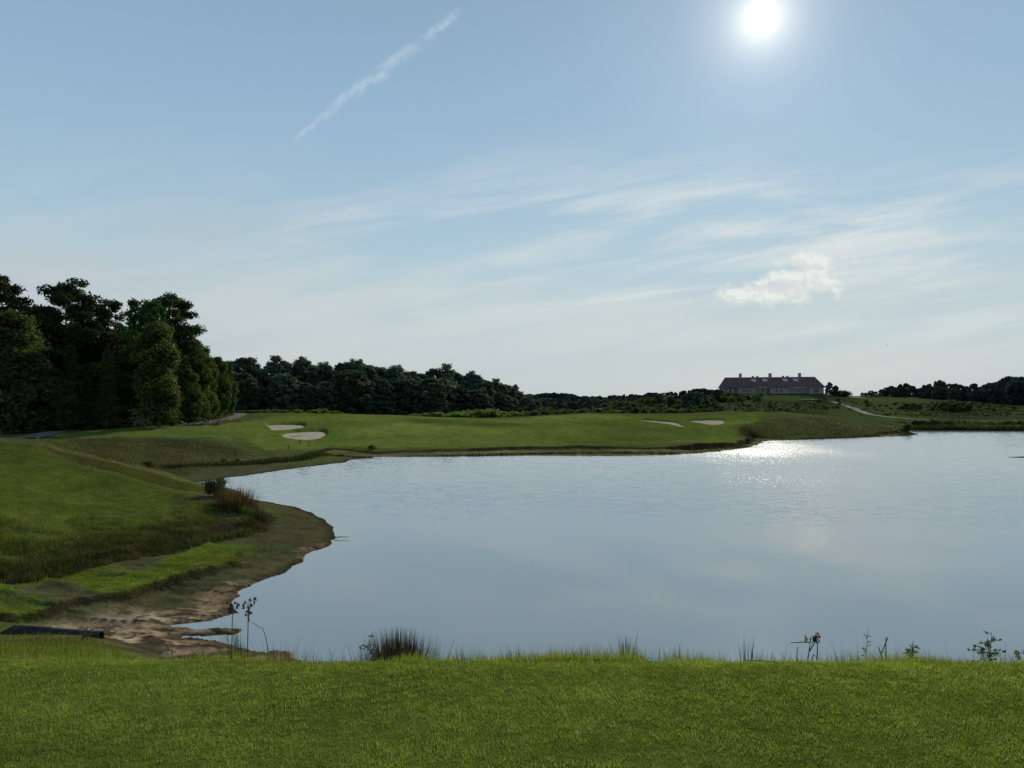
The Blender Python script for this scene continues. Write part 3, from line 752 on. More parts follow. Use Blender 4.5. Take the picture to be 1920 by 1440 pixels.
def cone_parts(seed, H=12., wid=2.4, nc=80, dens=100):
    r = random.Random(seed); mb = MB(); cl = []
    mb.tube([(0, 0, -.5), (0, 0, H * .5), (0, 0, H * .97)], [.2, .12, .03], 7)
    for i in range(nc):
        f = .03 + .94 * (i + r.random()) / nc
        ln = wid * (1.02 - f) * r.uniform(.45, 1.05) + .15; az = i * 2.399 + r.uniform(-.4, .4); z = H * f
        e = (ln * math.cos(az), ln * math.sin(az), z + ln * .12)
        mb.tube([(0, 0, z), e], [.05, .015], 4, cap=False)
        s = .35 + .4 * (1 - f)
        cl.append((e[0] * .8, e[1] * .8, e[2], s * 1.2, s * 1.2, s * .5, int(dens * (.4 + s * s))))
    cl.append((0, 0, H * .97, .2, .2, .6, 30))
    return mb, cl

def tree_proto(name, mb, cl, leafm, size, seed, aspect=.55, up=.4):
    root = empty(name)
    mb.build('trunk', M_bark, root)
    V, Fq, T = leaves(cl, size, aspect, up, seed=seed)
    npmesh('crown', V, Fq, leafm, tint=T, parent=root)
    return root
def solid_proto(name, mb, cl, leafm, size, seed, aspect=.6, up=.35, power=.42):
    """small or distant: trunk and foliage in one mesh"""
    V, Fq, T = leaves(cl, size, aspect, up, seed=seed, power=power); fl = [Fq]; mi = [0] * len(Fq)
    if mb is not None:
        tv, tf = mb.arrays(); k = len(V)
        q = np.array([f for f in tf if len(f) == 4]) + k
        V = np.concatenate([V, tv]); T = np.concatenate([T, np.ones((len(tv), 3))]); fl.append(q); mi += [1] * len(q)
    return npmesh(name, V, fl, [leafm, M_bark], tint=T, matidx=mi)

class Kind:
    """a prototype that is moved into place the first time and copied after that"""
    def __init__(s, proto, H): s.p = proto; s.H = H; s.used = False
    def place(s, x, y, h, wf=1., label=None, cat='tree', group=None, z=None, rz=None, tilt=0.):
        o = s.p if not s.used else copy_tree(s.p)
        s.used = True
        k = h / s.H
        o.location = (x, y, (zat(x, y) if z is None else z) - .05); o.scale = (k * wf, k * wf, k)
        o.rotation_euler = (random.uniform(-tilt, tilt), random.uniform(-tilt, tilt), random.uniform(0, 2 * PI) if rz is None else rz)
        if 'group' in o: del o['group']
        tag(o, label, cat, group); return o

PINE = [Kind(tree_proto('pine_tree', *pine_parts(1), M_pine, .30, 1, .35, .5), 21), Kind(tree_proto('pine_tree', *pine_parts(2, spread=5.0, start=.35, nl=44), M_pine, .30, 2, .35, .5), 21),
        Kind(tree_proto('pine_tree', *pine_parts(3, spread=3.4, start=.55, nl=22, thin=True), M_pine, .27, 3, .35, .5), 21), Kind(tree_proto('pine_tree', *pine_parts(4, spread=4.6, start=.30, nl=46), M_pine, .30, 4, .35, .5), 21)]
BRO = [Kind(tree_proto('broadleaf_tree', *broad_parts(5), M_leafd, .27, 5), 16), Kind(tree_proto('broadleaf_tree', *broad_parts(6, wid=2.6, nc=64), M_leafd, .27, 6), 16),
       Kind(tree_proto('broadleaf_tree', *broad_parts(7, wid=3.8, nc=84), M_leafd, .27, 7), 16)]
OLI = [Kind(tree_proto('broadleaf_tree', *broad_parts(8, wid=2.9, nc=76, dens=105), M_leafl, .24, 8), 16), Kind(tree_proto('broadleaf_tree', *broad_parts(9, wid=2.3, nc=60), M_leafl, .24, 9), 16)]
CON = [Kind(tree_proto('young_pine', *cone_parts(10), M_leafd, .2, 10, .3, .6), 12), Kind(tree_proto('young_pine', *cone_parts(11, wid=1.9, nc=70), M_leafl, .18, 11, .3, .6), 12)]

G_EDGE = 'trees at the edge of the left wood'
def by_px(px, top, Y, zb=None):
    X = (px - CX) / F * Y; z = zat(X, Y) if zb is None else zb
    return X, Y, EYE + (HZ - top) * Y / F - z, z
left = [  # px, top, Y, kind, width factor, label
 (-14, 512, 100, PINE[1], 1.0, 'tall dark pine at the left frame edge, its layered boughs cut off by the frame'),
 (22, 584, 93, OLI[0], 1.55, 'olive green broadleaf tree at the left frame edge, catching soft light down its whole front'),
 (60, 572, 112, BRO[1], .9, 'thin dark broadleaf tree rising behind the olive tree at the left frame edge'),
 (88, 574, 106, PINE[2], .95, 'small topped dark pine just left of the tall flat-topped pine'),
 (126, 529, 108, PINE[3], 1.10, 'tall broad dark pine with a flat layered top, highest of the left wood'),
 (165, 560, 116, PINE[0], 1.0, 'dark pine leaning on the right shoulder of the tall flat-topped pine'),
 (214, 563, 112, PINE[2], .95, 'slim pine with a sparse tufted head and bare trunk against the sky gap'),
 (252, 560, 118, PINE[2], .8, 'slender light-crowned pine right of the sky gap'),
 (282, 562, 107, BRO[1], 1.0, 'tall narrow green broadleaf tree left against the big right-hand pine'),
 (318, 549, 113, PINE[1], .92, 'big dark pine with ragged boughs standing over the right end of the left wood'),
 (298, 607, 100, OLI[1], 1.2, 'olive green column-shaped tree in front of the big right-hand pine'),
 (356, 634, 124, BRO[0], .95, 'dark round-topped tree just right of the big ragged pine'),
 (383, 650, 132, OLI[0], .95, 'mid green tree stepping down at the right end of the left wood'),
 (404, 668, 145, BRO[2], .85, 'last low rounded tree where the left wood meets the far tree line'),
 (422, 676, 165, BRO[0], .9, 'rounded tree at the corner between the left wood and the far tree line'),
 (134, 645, 97, CON[1], 1.25, 'young yellow-green pine with upright shoots in the front of the left wood'),
 (200, 652, 99, CON[1], 1.1, 'narrow young pine in the shaded middle of the left wood front'),
 (160, 690, 98, CON[0], 1.5, 'dark drooping young pine low in the front row beside the path bend'),
 (70, 690, 96, CON[0], 1.5, 'dark young pine low in the front row beside the olive tree'),
 (110, 705, 95, BRO[2], 1.1, 'low dark bushy tree in the front row under the flat-topped pine'),
 (245, 650, 103, BRO[0], 1.0, 'deep green bushy tree in front of the slender light-crowned pine'),
 (345, 690, 116, BRO[2], 1.1, 'bushy mid green tree reaching down to the path at the right front of the wood'),
 (372, 705, 126, OLI[1], 1.3, 'small olive tree in the right front of the left wood beside the brush pile'),
 (402, 730, 150, BRO[0], 1.25, 'small dark tree filling the right foot of the left wood'),
]
for px, top, Y, K, wf, lab in left:
    X, Y, h, z = by_px(px, top, Y); K.place(X, Y, h, wf, lab, 'tree', G_EDGE, z=z, tilt=.03)
for i, (px, top, Y) in enumerate([(-60,560,108),(-95,600,112),(20,600,118),(45,610,125),(105,590,124),(145,600,128),(185,602,128),(228,614,130),(262,610,132),(200,618,118),(180,640,112),(300,600,136),(335,612,134),(230,640,124),(350,660,140),(150,625,134),(75,620,134),(375,668,150)]):
    X, Y, h, z = by_px(px, top, Y)
    (BRO[i % 3] if i % 2 else PINE[[0, 3, 1][i % 3]]).place(X, Y, h, 1.15, 'dark tree filling the shaded inside of the left wood', 'tree', 'inner trees of the left wood', z=z)

# shrubs
def shrub_parts(seed, H=2., wid=1.2, nc=14, dens=60):
    r = random.Random(seed); cl = []; mb = MB()
    for i in range(nc):
        a = r.uniform(0, 2 * PI); q = wid * math.sqrt(r.random()) * .8; f = r.random()
        z = H * (.2 + .62 * f) * (1 - .35 * (q / wid) ** 2); s = H * r.uniform(.2, .32)
        cl.append((q * math.cos(a), q * math.sin(a), z, s, s, s * .9, int(dens)))
        mb.tube([(0, 0, -.1), (q * math.cos(a) * .6, q * math.sin(a) * .6, z * .6), (q * math.cos(a), q * math.sin(a), z)], [.04, .03, .01], 4, cap=False)
    return mb, cl
SHR = [Kind(solid_proto('shrub', *shrub_parts(20 + i, wid=1.0 + .25 * i, nc=12 + 2 * i), M_shrub, .16, 20 + i), 2.0) for i in range(4)]
M_thick = foliage_mat('thicket_foliage', (.095, .135, .030), .45, .2)
THK = [Kind(solid_proto('shrub', *shrub_parts(60 + i, wid=1.3 + .2 * i, nc=16, dens=60), M_thick, .15, 60 + i), 2.0) for i in range(2)]
M_pale = foliage_mat('pale_shrub', (.16, .18, .12), .3, .1)
PALE = Kind(solid_proto('shrub', *shrub_parts(30, wid=.9, nc=12, dens=26), M_pale, .10, 30), 2.0)
X, Y, h, z = by_px(268, 752, 99); PALE.place(X, Y, h, 1.0, 'pale grey-leaved shrub at the foot of the left wood', 'shrub', z=z)
for i, (px, top, Y, lab) in enumerate([(15,775,90,'dark shrub at the left frame edge beside the path'),(60,782,92,'low dark shrub on the wood side of the path bend'),(320,775,108,'grassy green shrub where the path leaves the wood edge'),
                         (352,772,117,'low shrub behind the left end of the brush pile'),(388,776,130,'low shrub behind the right end of the brush pile'),(100,780,96,'dark low shrub behind the path under the wood'),(215,775,103,'black-green shrub in the deep shade of the wood'),(180,778,102,'small shrub in the deepest shade left of the pale shrub'),(140,778,99,'small dark shrub in shade just above the path bend')]):
    X, Y, h, z = by_px(px, top, Y); SHR[i % 4].place(X, Y, max(h, .8), 1.1, lab, 'shrub', z=z)

# the wooded line behind the fairway
def lowtree(seed, H, wid, nc, dens, leafm, size, kind='broad'):
    if kind == 'broad': mb, cl = broad_parts(seed, H, wid, .05, int(nc * 2.1), int(dens * 1.9), .78)
    elif kind == 'pine': mb, cl = pine_parts(seed, H, wid, .35, int(nc * 1.2), int(dens * .8))
    else: mb, cl = cone_parts(seed, H, wid, nc, dens)
    return mb, cl
MIDS = .5
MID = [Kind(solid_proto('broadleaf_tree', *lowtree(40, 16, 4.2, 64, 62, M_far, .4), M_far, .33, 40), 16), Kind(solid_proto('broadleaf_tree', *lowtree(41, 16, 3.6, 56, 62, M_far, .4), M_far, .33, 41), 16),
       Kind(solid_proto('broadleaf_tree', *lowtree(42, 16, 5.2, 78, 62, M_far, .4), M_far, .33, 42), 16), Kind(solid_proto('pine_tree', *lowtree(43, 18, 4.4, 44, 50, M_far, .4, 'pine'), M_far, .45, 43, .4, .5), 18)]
def interp(tab, x):
    t = np.array(tab, float); return float(np.interp(x, t[:, 0], t[:, 1]))
MIDTOP = [(405,676),(430,672),(455,671),(490,684),(520,677),(545,684),(565,678),(600,684),(640,682),(675,679),(700,688),(745,692),(770,690),(800,693),(835,691),(860,700),(885,702),(905,709),(925,715),(950,722),(968,728),(985,736),(1003,743)]
G_MID = 'trees of the dark wood behind the fairway'
LM = ['round-crowned broadleaf tree in the dark wood behind the fairway', 'narrow broadleaf tree in the dark wood behind the fairway', 'wide bushy broadleaf tree in the dark wood behind the fairway', 'tufted pine rising in the dark wood behind the fairway']
LM2 = ['round front tree low along the foot of the dark wood behind the fairway', 'narrow front tree low along the foot of the dark wood behind the fairway', 'wide front tree low along the foot of the dark wood behind the fairway']
def Ymid(px): return interp([(400,205),(430,210),(600,226),(800,252),(900,272),(1000,300)], px)
px = 408.
while px < 1004:
    Y = Ymid(px); top = interp(MIDTOP, px) + random.choice([random.uniform(-3.5, 1.5), random.uniform(0, 9)]) * (1 if px < 850 else .6)
    X, Y, h, z = by_px(px, top, Y + random.uniform(0, 9))
    k = random.choices(range(4), [3, 1.5, 2.5, 2.2])[0]
    MID[k].place(X, Y, h, random.uniform(.9, 1.45), LM[k], 'tree', G_MID, z=z, tilt=.04)
    # second, lower row in front
    if random.random() < .85:
        px2 = px + random.uniform(-4, 4); Y2 = Ymid(px2) - random.uniform(6, 12)
        top2 = top + (HZ + 20 - top) * random.uniform(.12, .45)
        X, Y2, h, z = by_px(px2, top2, Y2); k = random.randrange(3)
        MID[k].place(X, Y2, h, random.uniform(1.25, 1.9), LM2[k], 'tree', 'front trees of the dark wood behind the fairway', z=z)
    px += (4.6 / Y * F) * random.uniform(.45, .95)
for px, up_ in [(470, 5), (519, 9), (566, 8), (606, 4), (668, 5), (742, 6), (836, 8), (884, 5), (931, 6), (965, 5)]:
    X, Y, h, z = by_px(px, interp(MIDTOP, px) - up_, Ymid(px) + 4)
    MID[3].place(X, Y, h, .8, 'taller ragged pine breaking the skyline of the dark wood behind the fairway', 'tree', 'pines breaking the skyline of the dark wood', z=z, tilt=.03)
# low leafy bushes between wood and fairway
for i in range(30):
    px = random.uniform(432, 640); Y = random.uniform(185, 205); top = interp([(430,770),(500,768),(560,767),(600,764),(640,769)], px) + random.uniform(-1, 3)
    X, Y, h, z = by_px(px, top, Y); THK[i % 2].place(X, Y, max(.9, h), 1.7, 'leafy green bush in the low thicket left of the fairway before the dark wood', 'shrub', 'low thicket in front of the dark wood', z=z)
for i in range(44):
    px = 985 + i * 8.2 + random.uniform(-4, 4); Y = random.uniform(192, 212); top = interp([(985,771),(1050,768),(1120,765),(1200,766),(1345,768)], px) + random.uniform(-3, 3)
    X, Y, h, z = by_px(px, top, Y); SHR[i % 4].place(X, Y, max(1.0, h), random.uniform(1.1, 1.7), 'bush in the front row of scrub just behind the crest of the green', 'shrub', 'front row of scrub behind the green', z=z)
for i in range(26):
    px = random.uniform(770, 985); Y = random.uniform(196, 225); top = interp([(770,774),(850,770),(920,765),(960,767),(985,771)], px) + random.uniform(-1, 3)
    X, Y, h, z = by_px(px, top, Y); THK[i % 2].place(X, Y, max(.9, h), 1.9, 'leafy bush in the low green thicket behind the middle of the fairway', 'shrub', 'low thicket behind the middle of the fairway', z=z)

# scrubby woods between the dark wood and the clubhouse
FAR = [Kind(solid_proto('broadleaf_tree', *lowtree(50, 10, 4.2, 52, 150, M_farhaze, .35), M_farhaze, .55, 50), 10), Kind(solid_proto('broadleaf_tree', *lowtree(51, 10, 3.2, 46, 150, M_farhaze, .35), M_farhaze, .55, 51), 10),
       Kind(solid_proto('cedar_tree', *lowtree(52, 9, 2.6, 56, 60, M_farhaze, .3, 'cone'), M_farhaze, .5, 52), 9)]
LF = ['small rounded tree on the low skyline between the dark wood and the clubhouse', 'small upright tree on the low skyline between the dark wood and the clubhouse', 'small pointed cedar on the low skyline between the dark wood and the clubhouse']
px = 992.
SK = [(990,741),(1040,738),(1065,738.5),(1085,744),(1120,744),(1160,741.5),(1200,739),(1240,737),(1275,735),(1300,729),(1320,730),(1352,731)]
def Ysk(px): return interp([(990,540),(1090,500),(1200,430),(1300,375),(1352,362)], px)
while px < 1352:
    X, Y, h, z = by_px(px, interp(SK, px) + random.uniform(-2, 2), Ysk(px) + random.uniform(-6, 6)); k = random.choices(range(3), [3, 2, .5])[0]
    FAR[k].place(X, Y, max(h, 2.5), random.uniform(1.1, 1.9), LF[k], 'tree', 'trees on the low skyline left of the clubhouse', z=z)
    px += 3.2 / Ysk(px) * F * random.uniform(.3, .9)
px = 1000.
while px < 1350:
    X, Y, h, z = by_px(px, interp(SK, px) + random.uniform(4, 12), Ysk(px) - random.uniform(20, 50)); k = random.choices(range(3), [3, 2, .3])[0]
    if h > 1.5: FAR[k].place(X, Y, h, random.uniform(1.3, 2.0) * (1.3 if h < 5 else 1), 'dark tree massed under the low skyline left of the clubhouse', 'tree', 'dark trees under the low skyline', z=z)
    px += 3.4 / Y * F * random.uniform(.5, 1.1)
for i in range(140):
    px = random.uniform(985, 1345); f = random.random()
    py = mixv(interp([(985,772),(1100,771),(1200,770),(1345,772)], px), interp([(985,752),(1100,752),(1200,748),(1280,744),(1345,736)], px), f)
    Y = mixv(210, Ysk(px) - 15, f ** 1.3); X, Y, h, z = by_px(px, py - random.uniform(4, 9), Y)
    if h < .6: h = random.uniform(1.0, 2.2)
    h = min(h, 6.5)
    if random.random() < .6: SHR[i % 4].place(X, Y, h, random.uniform(.85, 1.25), 'green bush in the scrub covering the slope left of the clubhouse', 'shrub', 'scrub on the slope left of the clubhouse', z=z)
    else: FAR[i % 2].place(X, Y, h * 1.2, 1.2, 'small leafy tree in the scrub covering the slope left of the clubhouse', 'tree', 'small trees in the scrub left of the clubhouse', z=z)
class Scrub:
    '''many tiny bushes that read as one rough cover, joined into one object'''
    def __init__(s): s.V = []; s.F = []; s.T = []; s.k = 0; s.cache = {}
    def add(s, px, py, hpx, wf=1.2):
        x, y = hit(px, py); K = SHR[random.randrange(4)]; me = K.p.data
        if me.name not in s.cache:
            n = len(me.vertices); v = np.empty(n * 3, np.float32); me.vertices.foreach_get('co', v)
            t = np.empty(n * 4, np.float32); me.color_attributes['tint'].data.foreach_get('color', t)
            mi = np.empty(len(me.polygons), np.int32); me.polygons.foreach_get('material_index', mi); q = int((mi == 0).sum()) * 4
            s.cache[me.name] = (v.reshape(-1, 3)[:q], t.reshape(-1, 4)[:q, :3])
        v, t = s.cache[me.name]; nleaf = len(v); t = t * random.uniform(.65, 1.35)
        h = max(.4, hpx / F * y) / K.H; a = random.uniform(0, 2 * PI); c, s_ = math.cos(a), math.sin(a)
        v = v @ np.array([[c, s_, 0], [-s_, c, 0], [0, 0, 1]]) * np.array([h * wf, h * wf, h]) + np.array([x, y, zat(x, y) - .05])
        s.V.append(v); s.T.append(t); s.F.append(np.arange(nleaf).reshape(-1, 4) + s.k); s.k += nleaf
    def build(s, name, label):
        o = npmesh(name, np.concatenate(s.V), np.concatenate(s.F), M_shrub, tint=np.concatenate(s.T)); tag(o, label, 'scrub', kind='stuff')
# dark hedge-like bank under the clubhouse and bushes on the hill
def hill_shrub(px, py, hpx, lab, grp=None, wf=1.2, K=None):
    x, y = hit(px, py); (K or SHR[random.randrange(4)]).place(x, y, max(.4, hpx / F * y), wf, lab, 'shrub', grp)
for i in range(28):
    hill_shrub(random.uniform(1338, 1425), random.uniform(744, 756), random.uniform(7, 13), 'dark bush massed on the bank below the left end of the clubhouse', 'dark bushes below the clubhouse')
SC = Scrub()
for i in range(330):
    px = random.uniform(1300, 1600); SC.add(px, random.uniform(755, 772) - max(0, (px - 1480)) * .03, random.uniform(.8, 3), random.uniform(1., 2.2))
for i in range(34):
    px = random.uniform(1300, 1580); hill_shrub(px, random.uniform(756, 772) - max(0, (px - 1480)) * .03, random.uniform(4, 8), 'scattered bush on the rough slope below the clubhouse', 'bushes on the slope below the clubhouse', random.uniform(.8, 1.3))
for i in range(430):
    SC.add(random.triangular(1590, 1930, 1820), random.uniform(755, 781), random.uniform(.8, 3.6), random.uniform(1., 2.2))
SC.build('hillside_scrub', 'low scrub speckling the rough hillsides below the clubhouse and the far right wood')
for i in range(34):
    hill_shrub(random.triangular(1590, 1925, 1790), random.uniform(756, 774), random.uniform(4, 8), 'scattered bush on the right hillside above the far shore', 'bushes on the right hillside', random.uniform(.8, 1.5))
for px, py, hp in [(1770,771,18),(1785,772,22),(1800,773,22),(1812,773,16),(1700,768,12),(1712,769,14),(1722,768,11),(1755,768,14),(1560,741,9)]:
    hill_shrub(px, py, hp, 'large dark bush in a clump on the right hillside', 'large bushes on the right hillside', 1.0)
for i in range(46):
    hill_shrub(random.uniform(1712, 1930), random.uniform(795.5, 799.5), random.uniform(6, 11), 'dense low bush lining the far right shore', 'bushes lining the far right shore', 1.7)
for px, py, hp, lab in [(1402,829,9,'single dark bush at the right end of the cut bank below the green'),(697,842,9,'small dark bush on the lip of the bank left of the fairway'),
                        (278,876,14,'black-green bush in the notch below the brown slope'),(420,868,10,'dark bush on the cut bank below the brown slope'),(445,867,8,'small dark bush beside another on the cut bank below the brown slope'),(1700,806,14,'straw-coloured bush at the tip of the right mound')]:
    hill_shrub(px, py, hp, lab, None, 1.2)
# far right trees
RT = [(1575,735),(1600,738),(1640,733),(1665,726),(1680,724),(1692,717),(1705,723),(1725,727),(1735,722),(1750,714),(1765,715),(1790,720),(1812,724),(1820,717),(1832,725),(1850,722),(1868,716),(1880,712),(1898,705),(1925,710),(1990,708)]
RB = ['round tree in the hazy wood at the far right', 'upright tree in the hazy wood at the far right', 'pointed cedar in the hazy wood at the far right']
px = 1572.
while px < 1985:
    for row in (0, 1):
        Y = interp([(1570,470),(1700,450),(1800,400),(1920,370),(1990,350)], px) + random.uniform(-4, 4) - 18 * row
        top = interp(RT, px) + random.uniform(-1.5, 2.5) + row * random.uniform(4, 16)
        X, Y, h, z = by_px(px + row * 5, top, Y); k = random.choices(range(3), [3, 2, .4])[0]
        if h > 1.5: FAR[k].place(X, Y, h, random.uniform(.8, 1.15) * (1.35 if h < 6 else 1), RB[k], 'tree', 'trees of the far right wood', z=z)
    px += 3.6 / Y * F * random.uniform(.6, 1.05)
# trees beside the clubhouse
for px, top, K, w, lab in [(1555,717,FAR[0],.8,'dark rounded tree at the right end of the clubhouse'),(1567,723,FAR[1],.9,'thin loose tree just right of the clubhouse tree')]:
    X, Y, h, z = by_px(px, top, 378); K.place(X, Y, h, w, lab, 'tree', z=z)
for px in (1575, 1584):
    X, Y, h, z = by_px(px, 732, 380); SHR[1].place(X, Y, h, 1.6, 'low bush right of the trees at the end of the clubhouse', 'shrub', 'bushes right of the clubhouse', z=z)

# ------------------------------------------------------------------ clubhouse
M_wall = simple_mat('clubhouse_wall', (.27, .225, .195), .85, 1.5, .12)
M_gab = simple_mat('slate_grey_shingle', (.085, .085, .092), .9, 2, .2)
M_roof = simple_mat('red_brown_roof', (.160, .078, .070), .85, 1.2, .3, spec=.1, stretch=(1, 1, 4))
M_glass = simple_mat('dark_window_glass', (.02, .025, .03), .12, 1, .1, spec=.6)
M_trim = simple_mat('pale_trim', (.5, .49, .46), .6, 2, .05)
M_chim = simple_mat('chimney_brick', (.26, .23, .20), .9, 5, .2)
M_sky = simple_mat('skylight_glass', (.46, .38, .38), .35, 1, .05, spec=.4)
def clubhouse():
    Yf = 372.; s = Yf / F
    x0, x1 = (1350 - CX) * s, (1549 - CX) * s; zb = 10.25
    cx = (x0 + x1) / 2
    root = empty('clubhouse', (cx - 1.0, Yf, zb), -.25); root.scale = (.965, .965, 1); tag(root, 'long single-storey clubhouse with red-brown hipped roof on the hilltop', 'building')
    Wd = x1 - x0; hw = Wd / 2; D = 16.; he = 3.1; hr = 8.2
    def lx(px): return (px - CX) * s - cx
    b = MB(); b.box((0, D / 2, he / 2 - .6), (Wd - 1.6, D - 1.6, he + 1.2)); wall = b.build('wall', M_wall, root)
    # hipped main roof with overhang
    r1, r2 = lx(1363.5), lx(1533.5)
    b = MB(); b.add([(-hw, 0, he), (hw, 0, he), (hw, D, he), (-hw, D, he), (r1, D / 2, hr), (r2, D / 2, hr)], [(0, 1, 5, 4), (2, 3, 4, 5), (1, 2, 5), (3, 0, 4), (3, 2, 1, 0)])
    b.box((0, -.03, he - .12), (Wd, .1, .24), 1); b.box(((r1 + r2) / 2, D / 2, hr + .06), (r2 - r1, .35, .16), 0)
    roof = b.build('roof', [M_roof, M_trim], root)
    def roofz(y): return he + (hr - he) * y / (D / 2)
    # slate hips and cross gables
    def gable(pc, w, top, proj, label=None, shade=0.6):
        g = MB(); xc = lx(pc); w2 = w / 2
        yb = (top - he) / (hr - he) * D / 2
        g.add([(xc - w2, -proj, 0.0), (xc + w2, -proj, 0.), (xc + w2, -proj, he), (xc - w2, -proj, he), (xc - w2, .9, 0), (xc + w2, .9, 0), (xc + w2, .9, he), (xc - w2, .9, he)],
              [(0, 1, 2, 3), (1, 5, 6, 2), (4, 0, 3, 7)], 0)
        e = .5
        g.add([(xc - w2 - e, -proj - e, he - .05), (xc + w2 + e, -proj - e, he - .05), (xc, yb * .35 - proj, top), (xc, yb, top), (xc - w2 - e, .3, he + .1), (xc + w2 + e, .3, he + .1)],
              [(0, 1, 2), (1, 5, 3, 2), (4, 0, 2, 3)], 1)
        o = g.build('gable', [M_wall, M_gab], root); return o
    for pc, w, top, pr in [(1368.5, 6.2, 5.2, 1.2), (1404, 8.6, 5.6, 1.8), (1465, 9.5, 4.7, 1.0), (1531, 6.6, 5.2, 1.2)]:
        gable(pc, w, top, pr)
    def window(px, w, h, zc, y, parent=root):
        f = MB(); f.box((lx(px), y - .04, zc), (w + .24, .12, h + .24)); fr = f.build('window', M_trim, parent)
        g = MB(); g.box((lx(px), y - .11, zc), (w, .06, h)); 
        g.build('pane', M_glass, fr)
    for px, w, y in [(1363.5, 1.5, -1.2), (1373, 1.7, -1.2), (1386.5, 1.0, .8), (1390.5, .8, .8), (1396.5, .8, -1.8), (1400, .8, -1.8), (1405.3, 1.5, -1.8), (1411, .8, -1.8), (1418.5, .9, .8), (1422, .7, .8), (1433, 1.2, .8), (1437, .8, .8), (1451, 1.5, .8), (1455, .8, .8),
                     (1460, 1.4, -1.0), (1468.5, 1.4, -1.0), (1484, .8, .8), (1497, .9, .8), (1502, 1.2, .8), (1508, .9, .8), (1523, 1.2, .8), (1528.5, 1.8, -1.2), (1534.5, 1.1, -1.2)]:
        window(px, w, 2.0, 1.55, y)
    d = MB(); d.box((lx(1445), .74, 1.15), (1.3, .12, 2.3)); dr = d.build('door', M_gab, root)
    d = MB(); d.box((lx(1445) + .5, .64, 1.1), (.08, .1, .2)); d.build('handle', M_trim, dr)
    # porch at the left end, bay rail and posts
    for px in (1357, 1361, 1369, 1378):
        p = MB(); p.box((lx(px), -1.75, 1.4), (.25, .25, 2.8)); p.build('porch_post', M_trim, root)
    p = MB(); p.box((lx(1367.5), -1.6, 2.9), (7.2, 1.3, .22)); p.build('porch_roof', M_gab, root)
    p = MB(); p.box((lx(1401), -4.4, -.35), (11, .25, 1.1)); p.box((lx(1401), -4.4, .55), (11, .1, .1))
    for k in range(12): p.box((lx(1401) - 5.5 + k, -4.4, .3), (.08, .08, .6))
    p.build('terrace_wall', M_chim, root)
    for px, w, top in [(1393.5, 1.35, 10.0), (1450, 1.5, 10.0), (1505, 1.35, 10.0)]:
        c = MB(); c.box((lx(px), D / 2 - .3, (top + 6.5) / 2), (w, 1.3, top - 6.5)); c.box((lx(px), D / 2 - .3, top + .08), (w + .3, 1.6, .22)); c.build('chimney', M_chim, root)
    for px, w in [(1417.5, 1.1), (1426, 1.0), (1474.5, 1.0), (1482.5, 1.0)]:
        c = MB(); c.box((lx(px), D / 2 + .2, hr + .3), (w, .8, .75)); c.box((lx(px), D / 2 + .2, hr + .72), (w + .2, 1., .1)); c.build('roof_vent', M_chim, root)
    for px in (1418.5, 1440, 1477.5, 1497.5):
        c = MB(); xc = lx(px); y0, y1 = D / 2 * .60, D / 2 * .84; n = .14
        c.add([(xc - 1.0, y0, roofz(y0) + n), (xc + 1.5, y0, roofz(y0) + n), (xc + .7, y1, roofz(y1) + n), (xc - 1.5, y1, roofz(y1) + n),
               (xc - 1.0, y0, roofz(y0) - .1), (xc + 1.5, y0, roofz(y0) - .1), (xc + .7, y1, roofz(y1) - .1), (xc - 1.5, y1, roofz(y1) - .1)], [(0, 1, 2, 3), (0, 4, 5, 1), (1, 5, 6, 2), (2, 6, 7, 3), (3, 7, 4, 0)])
        c.build('skylight', M_sky, root)
clubhouse()

# ------------------------------------------------------------------ drain pipe
def drain_pipe():
    m = simple_mat('black_plastic_pipe', (.042, .040, .036), .85, 8, .45, .006, spec=.15)
    Y = 14.25; X0, X1 = (0 - CX) / F * Y, (196 - CX) / F * Y
    Ln = X1 - X0; n = 120; V = []; nr = 28; R = .096
    z0 = EYE - (1182 - HZ) * Y / F; z1 = EYE - (1190.5 - HZ) * Y / F
    Fq = []
    for i in range(n + 1):
        t = i / n; x = Ln * t
        bowz = .018 * math.sin(PI * min(1, t * 1.6)) ; zc = (z1 - z0) * t + bowz
        for k in range(nr):
            a = 2 * PI * k / nr; rr = R * (1 + .010 * math.sin(t * 150) * (1 if t < .86 else 0) )
            zz = math.sin(a) * rr
            lim = -R + 2 * R * min(1., (t / .15) ** .8) + .004      # slanted cut at the left end
            zz = min(zz, lim)
            V.append((x, math.cos(a) * rr, zc + zz))
    for i in range(n):
        for k in range(nr): Fq.append((i * nr + k, i * nr + (k + 1) % nr, (i + 1) * nr + (k + 1) % nr, (i + 1) * nr + k))
    Fq = [f[::-1] for f in Fq]
    me = bpy.data.meshes.new('drain_pipe'); me.from_pydata(V, [], Fq); me.materials.append(m)
    for p in me.polygons: p.use_smooth = True
    o = bpy.data.objects.new('drain_pipe', me); COL.objects.link(o); o.location = (X0, Y, z0); o.rotation_euler = (0, 0, -.06)
    so = o.modifiers.new('wall', 'SOLIDIFY'); so.thickness = .012; so.offset = -1
    tag(o, 'long dark drain pipe on the left grass bank, its left end cut at a slant', 'pipe')
drain_pipe()

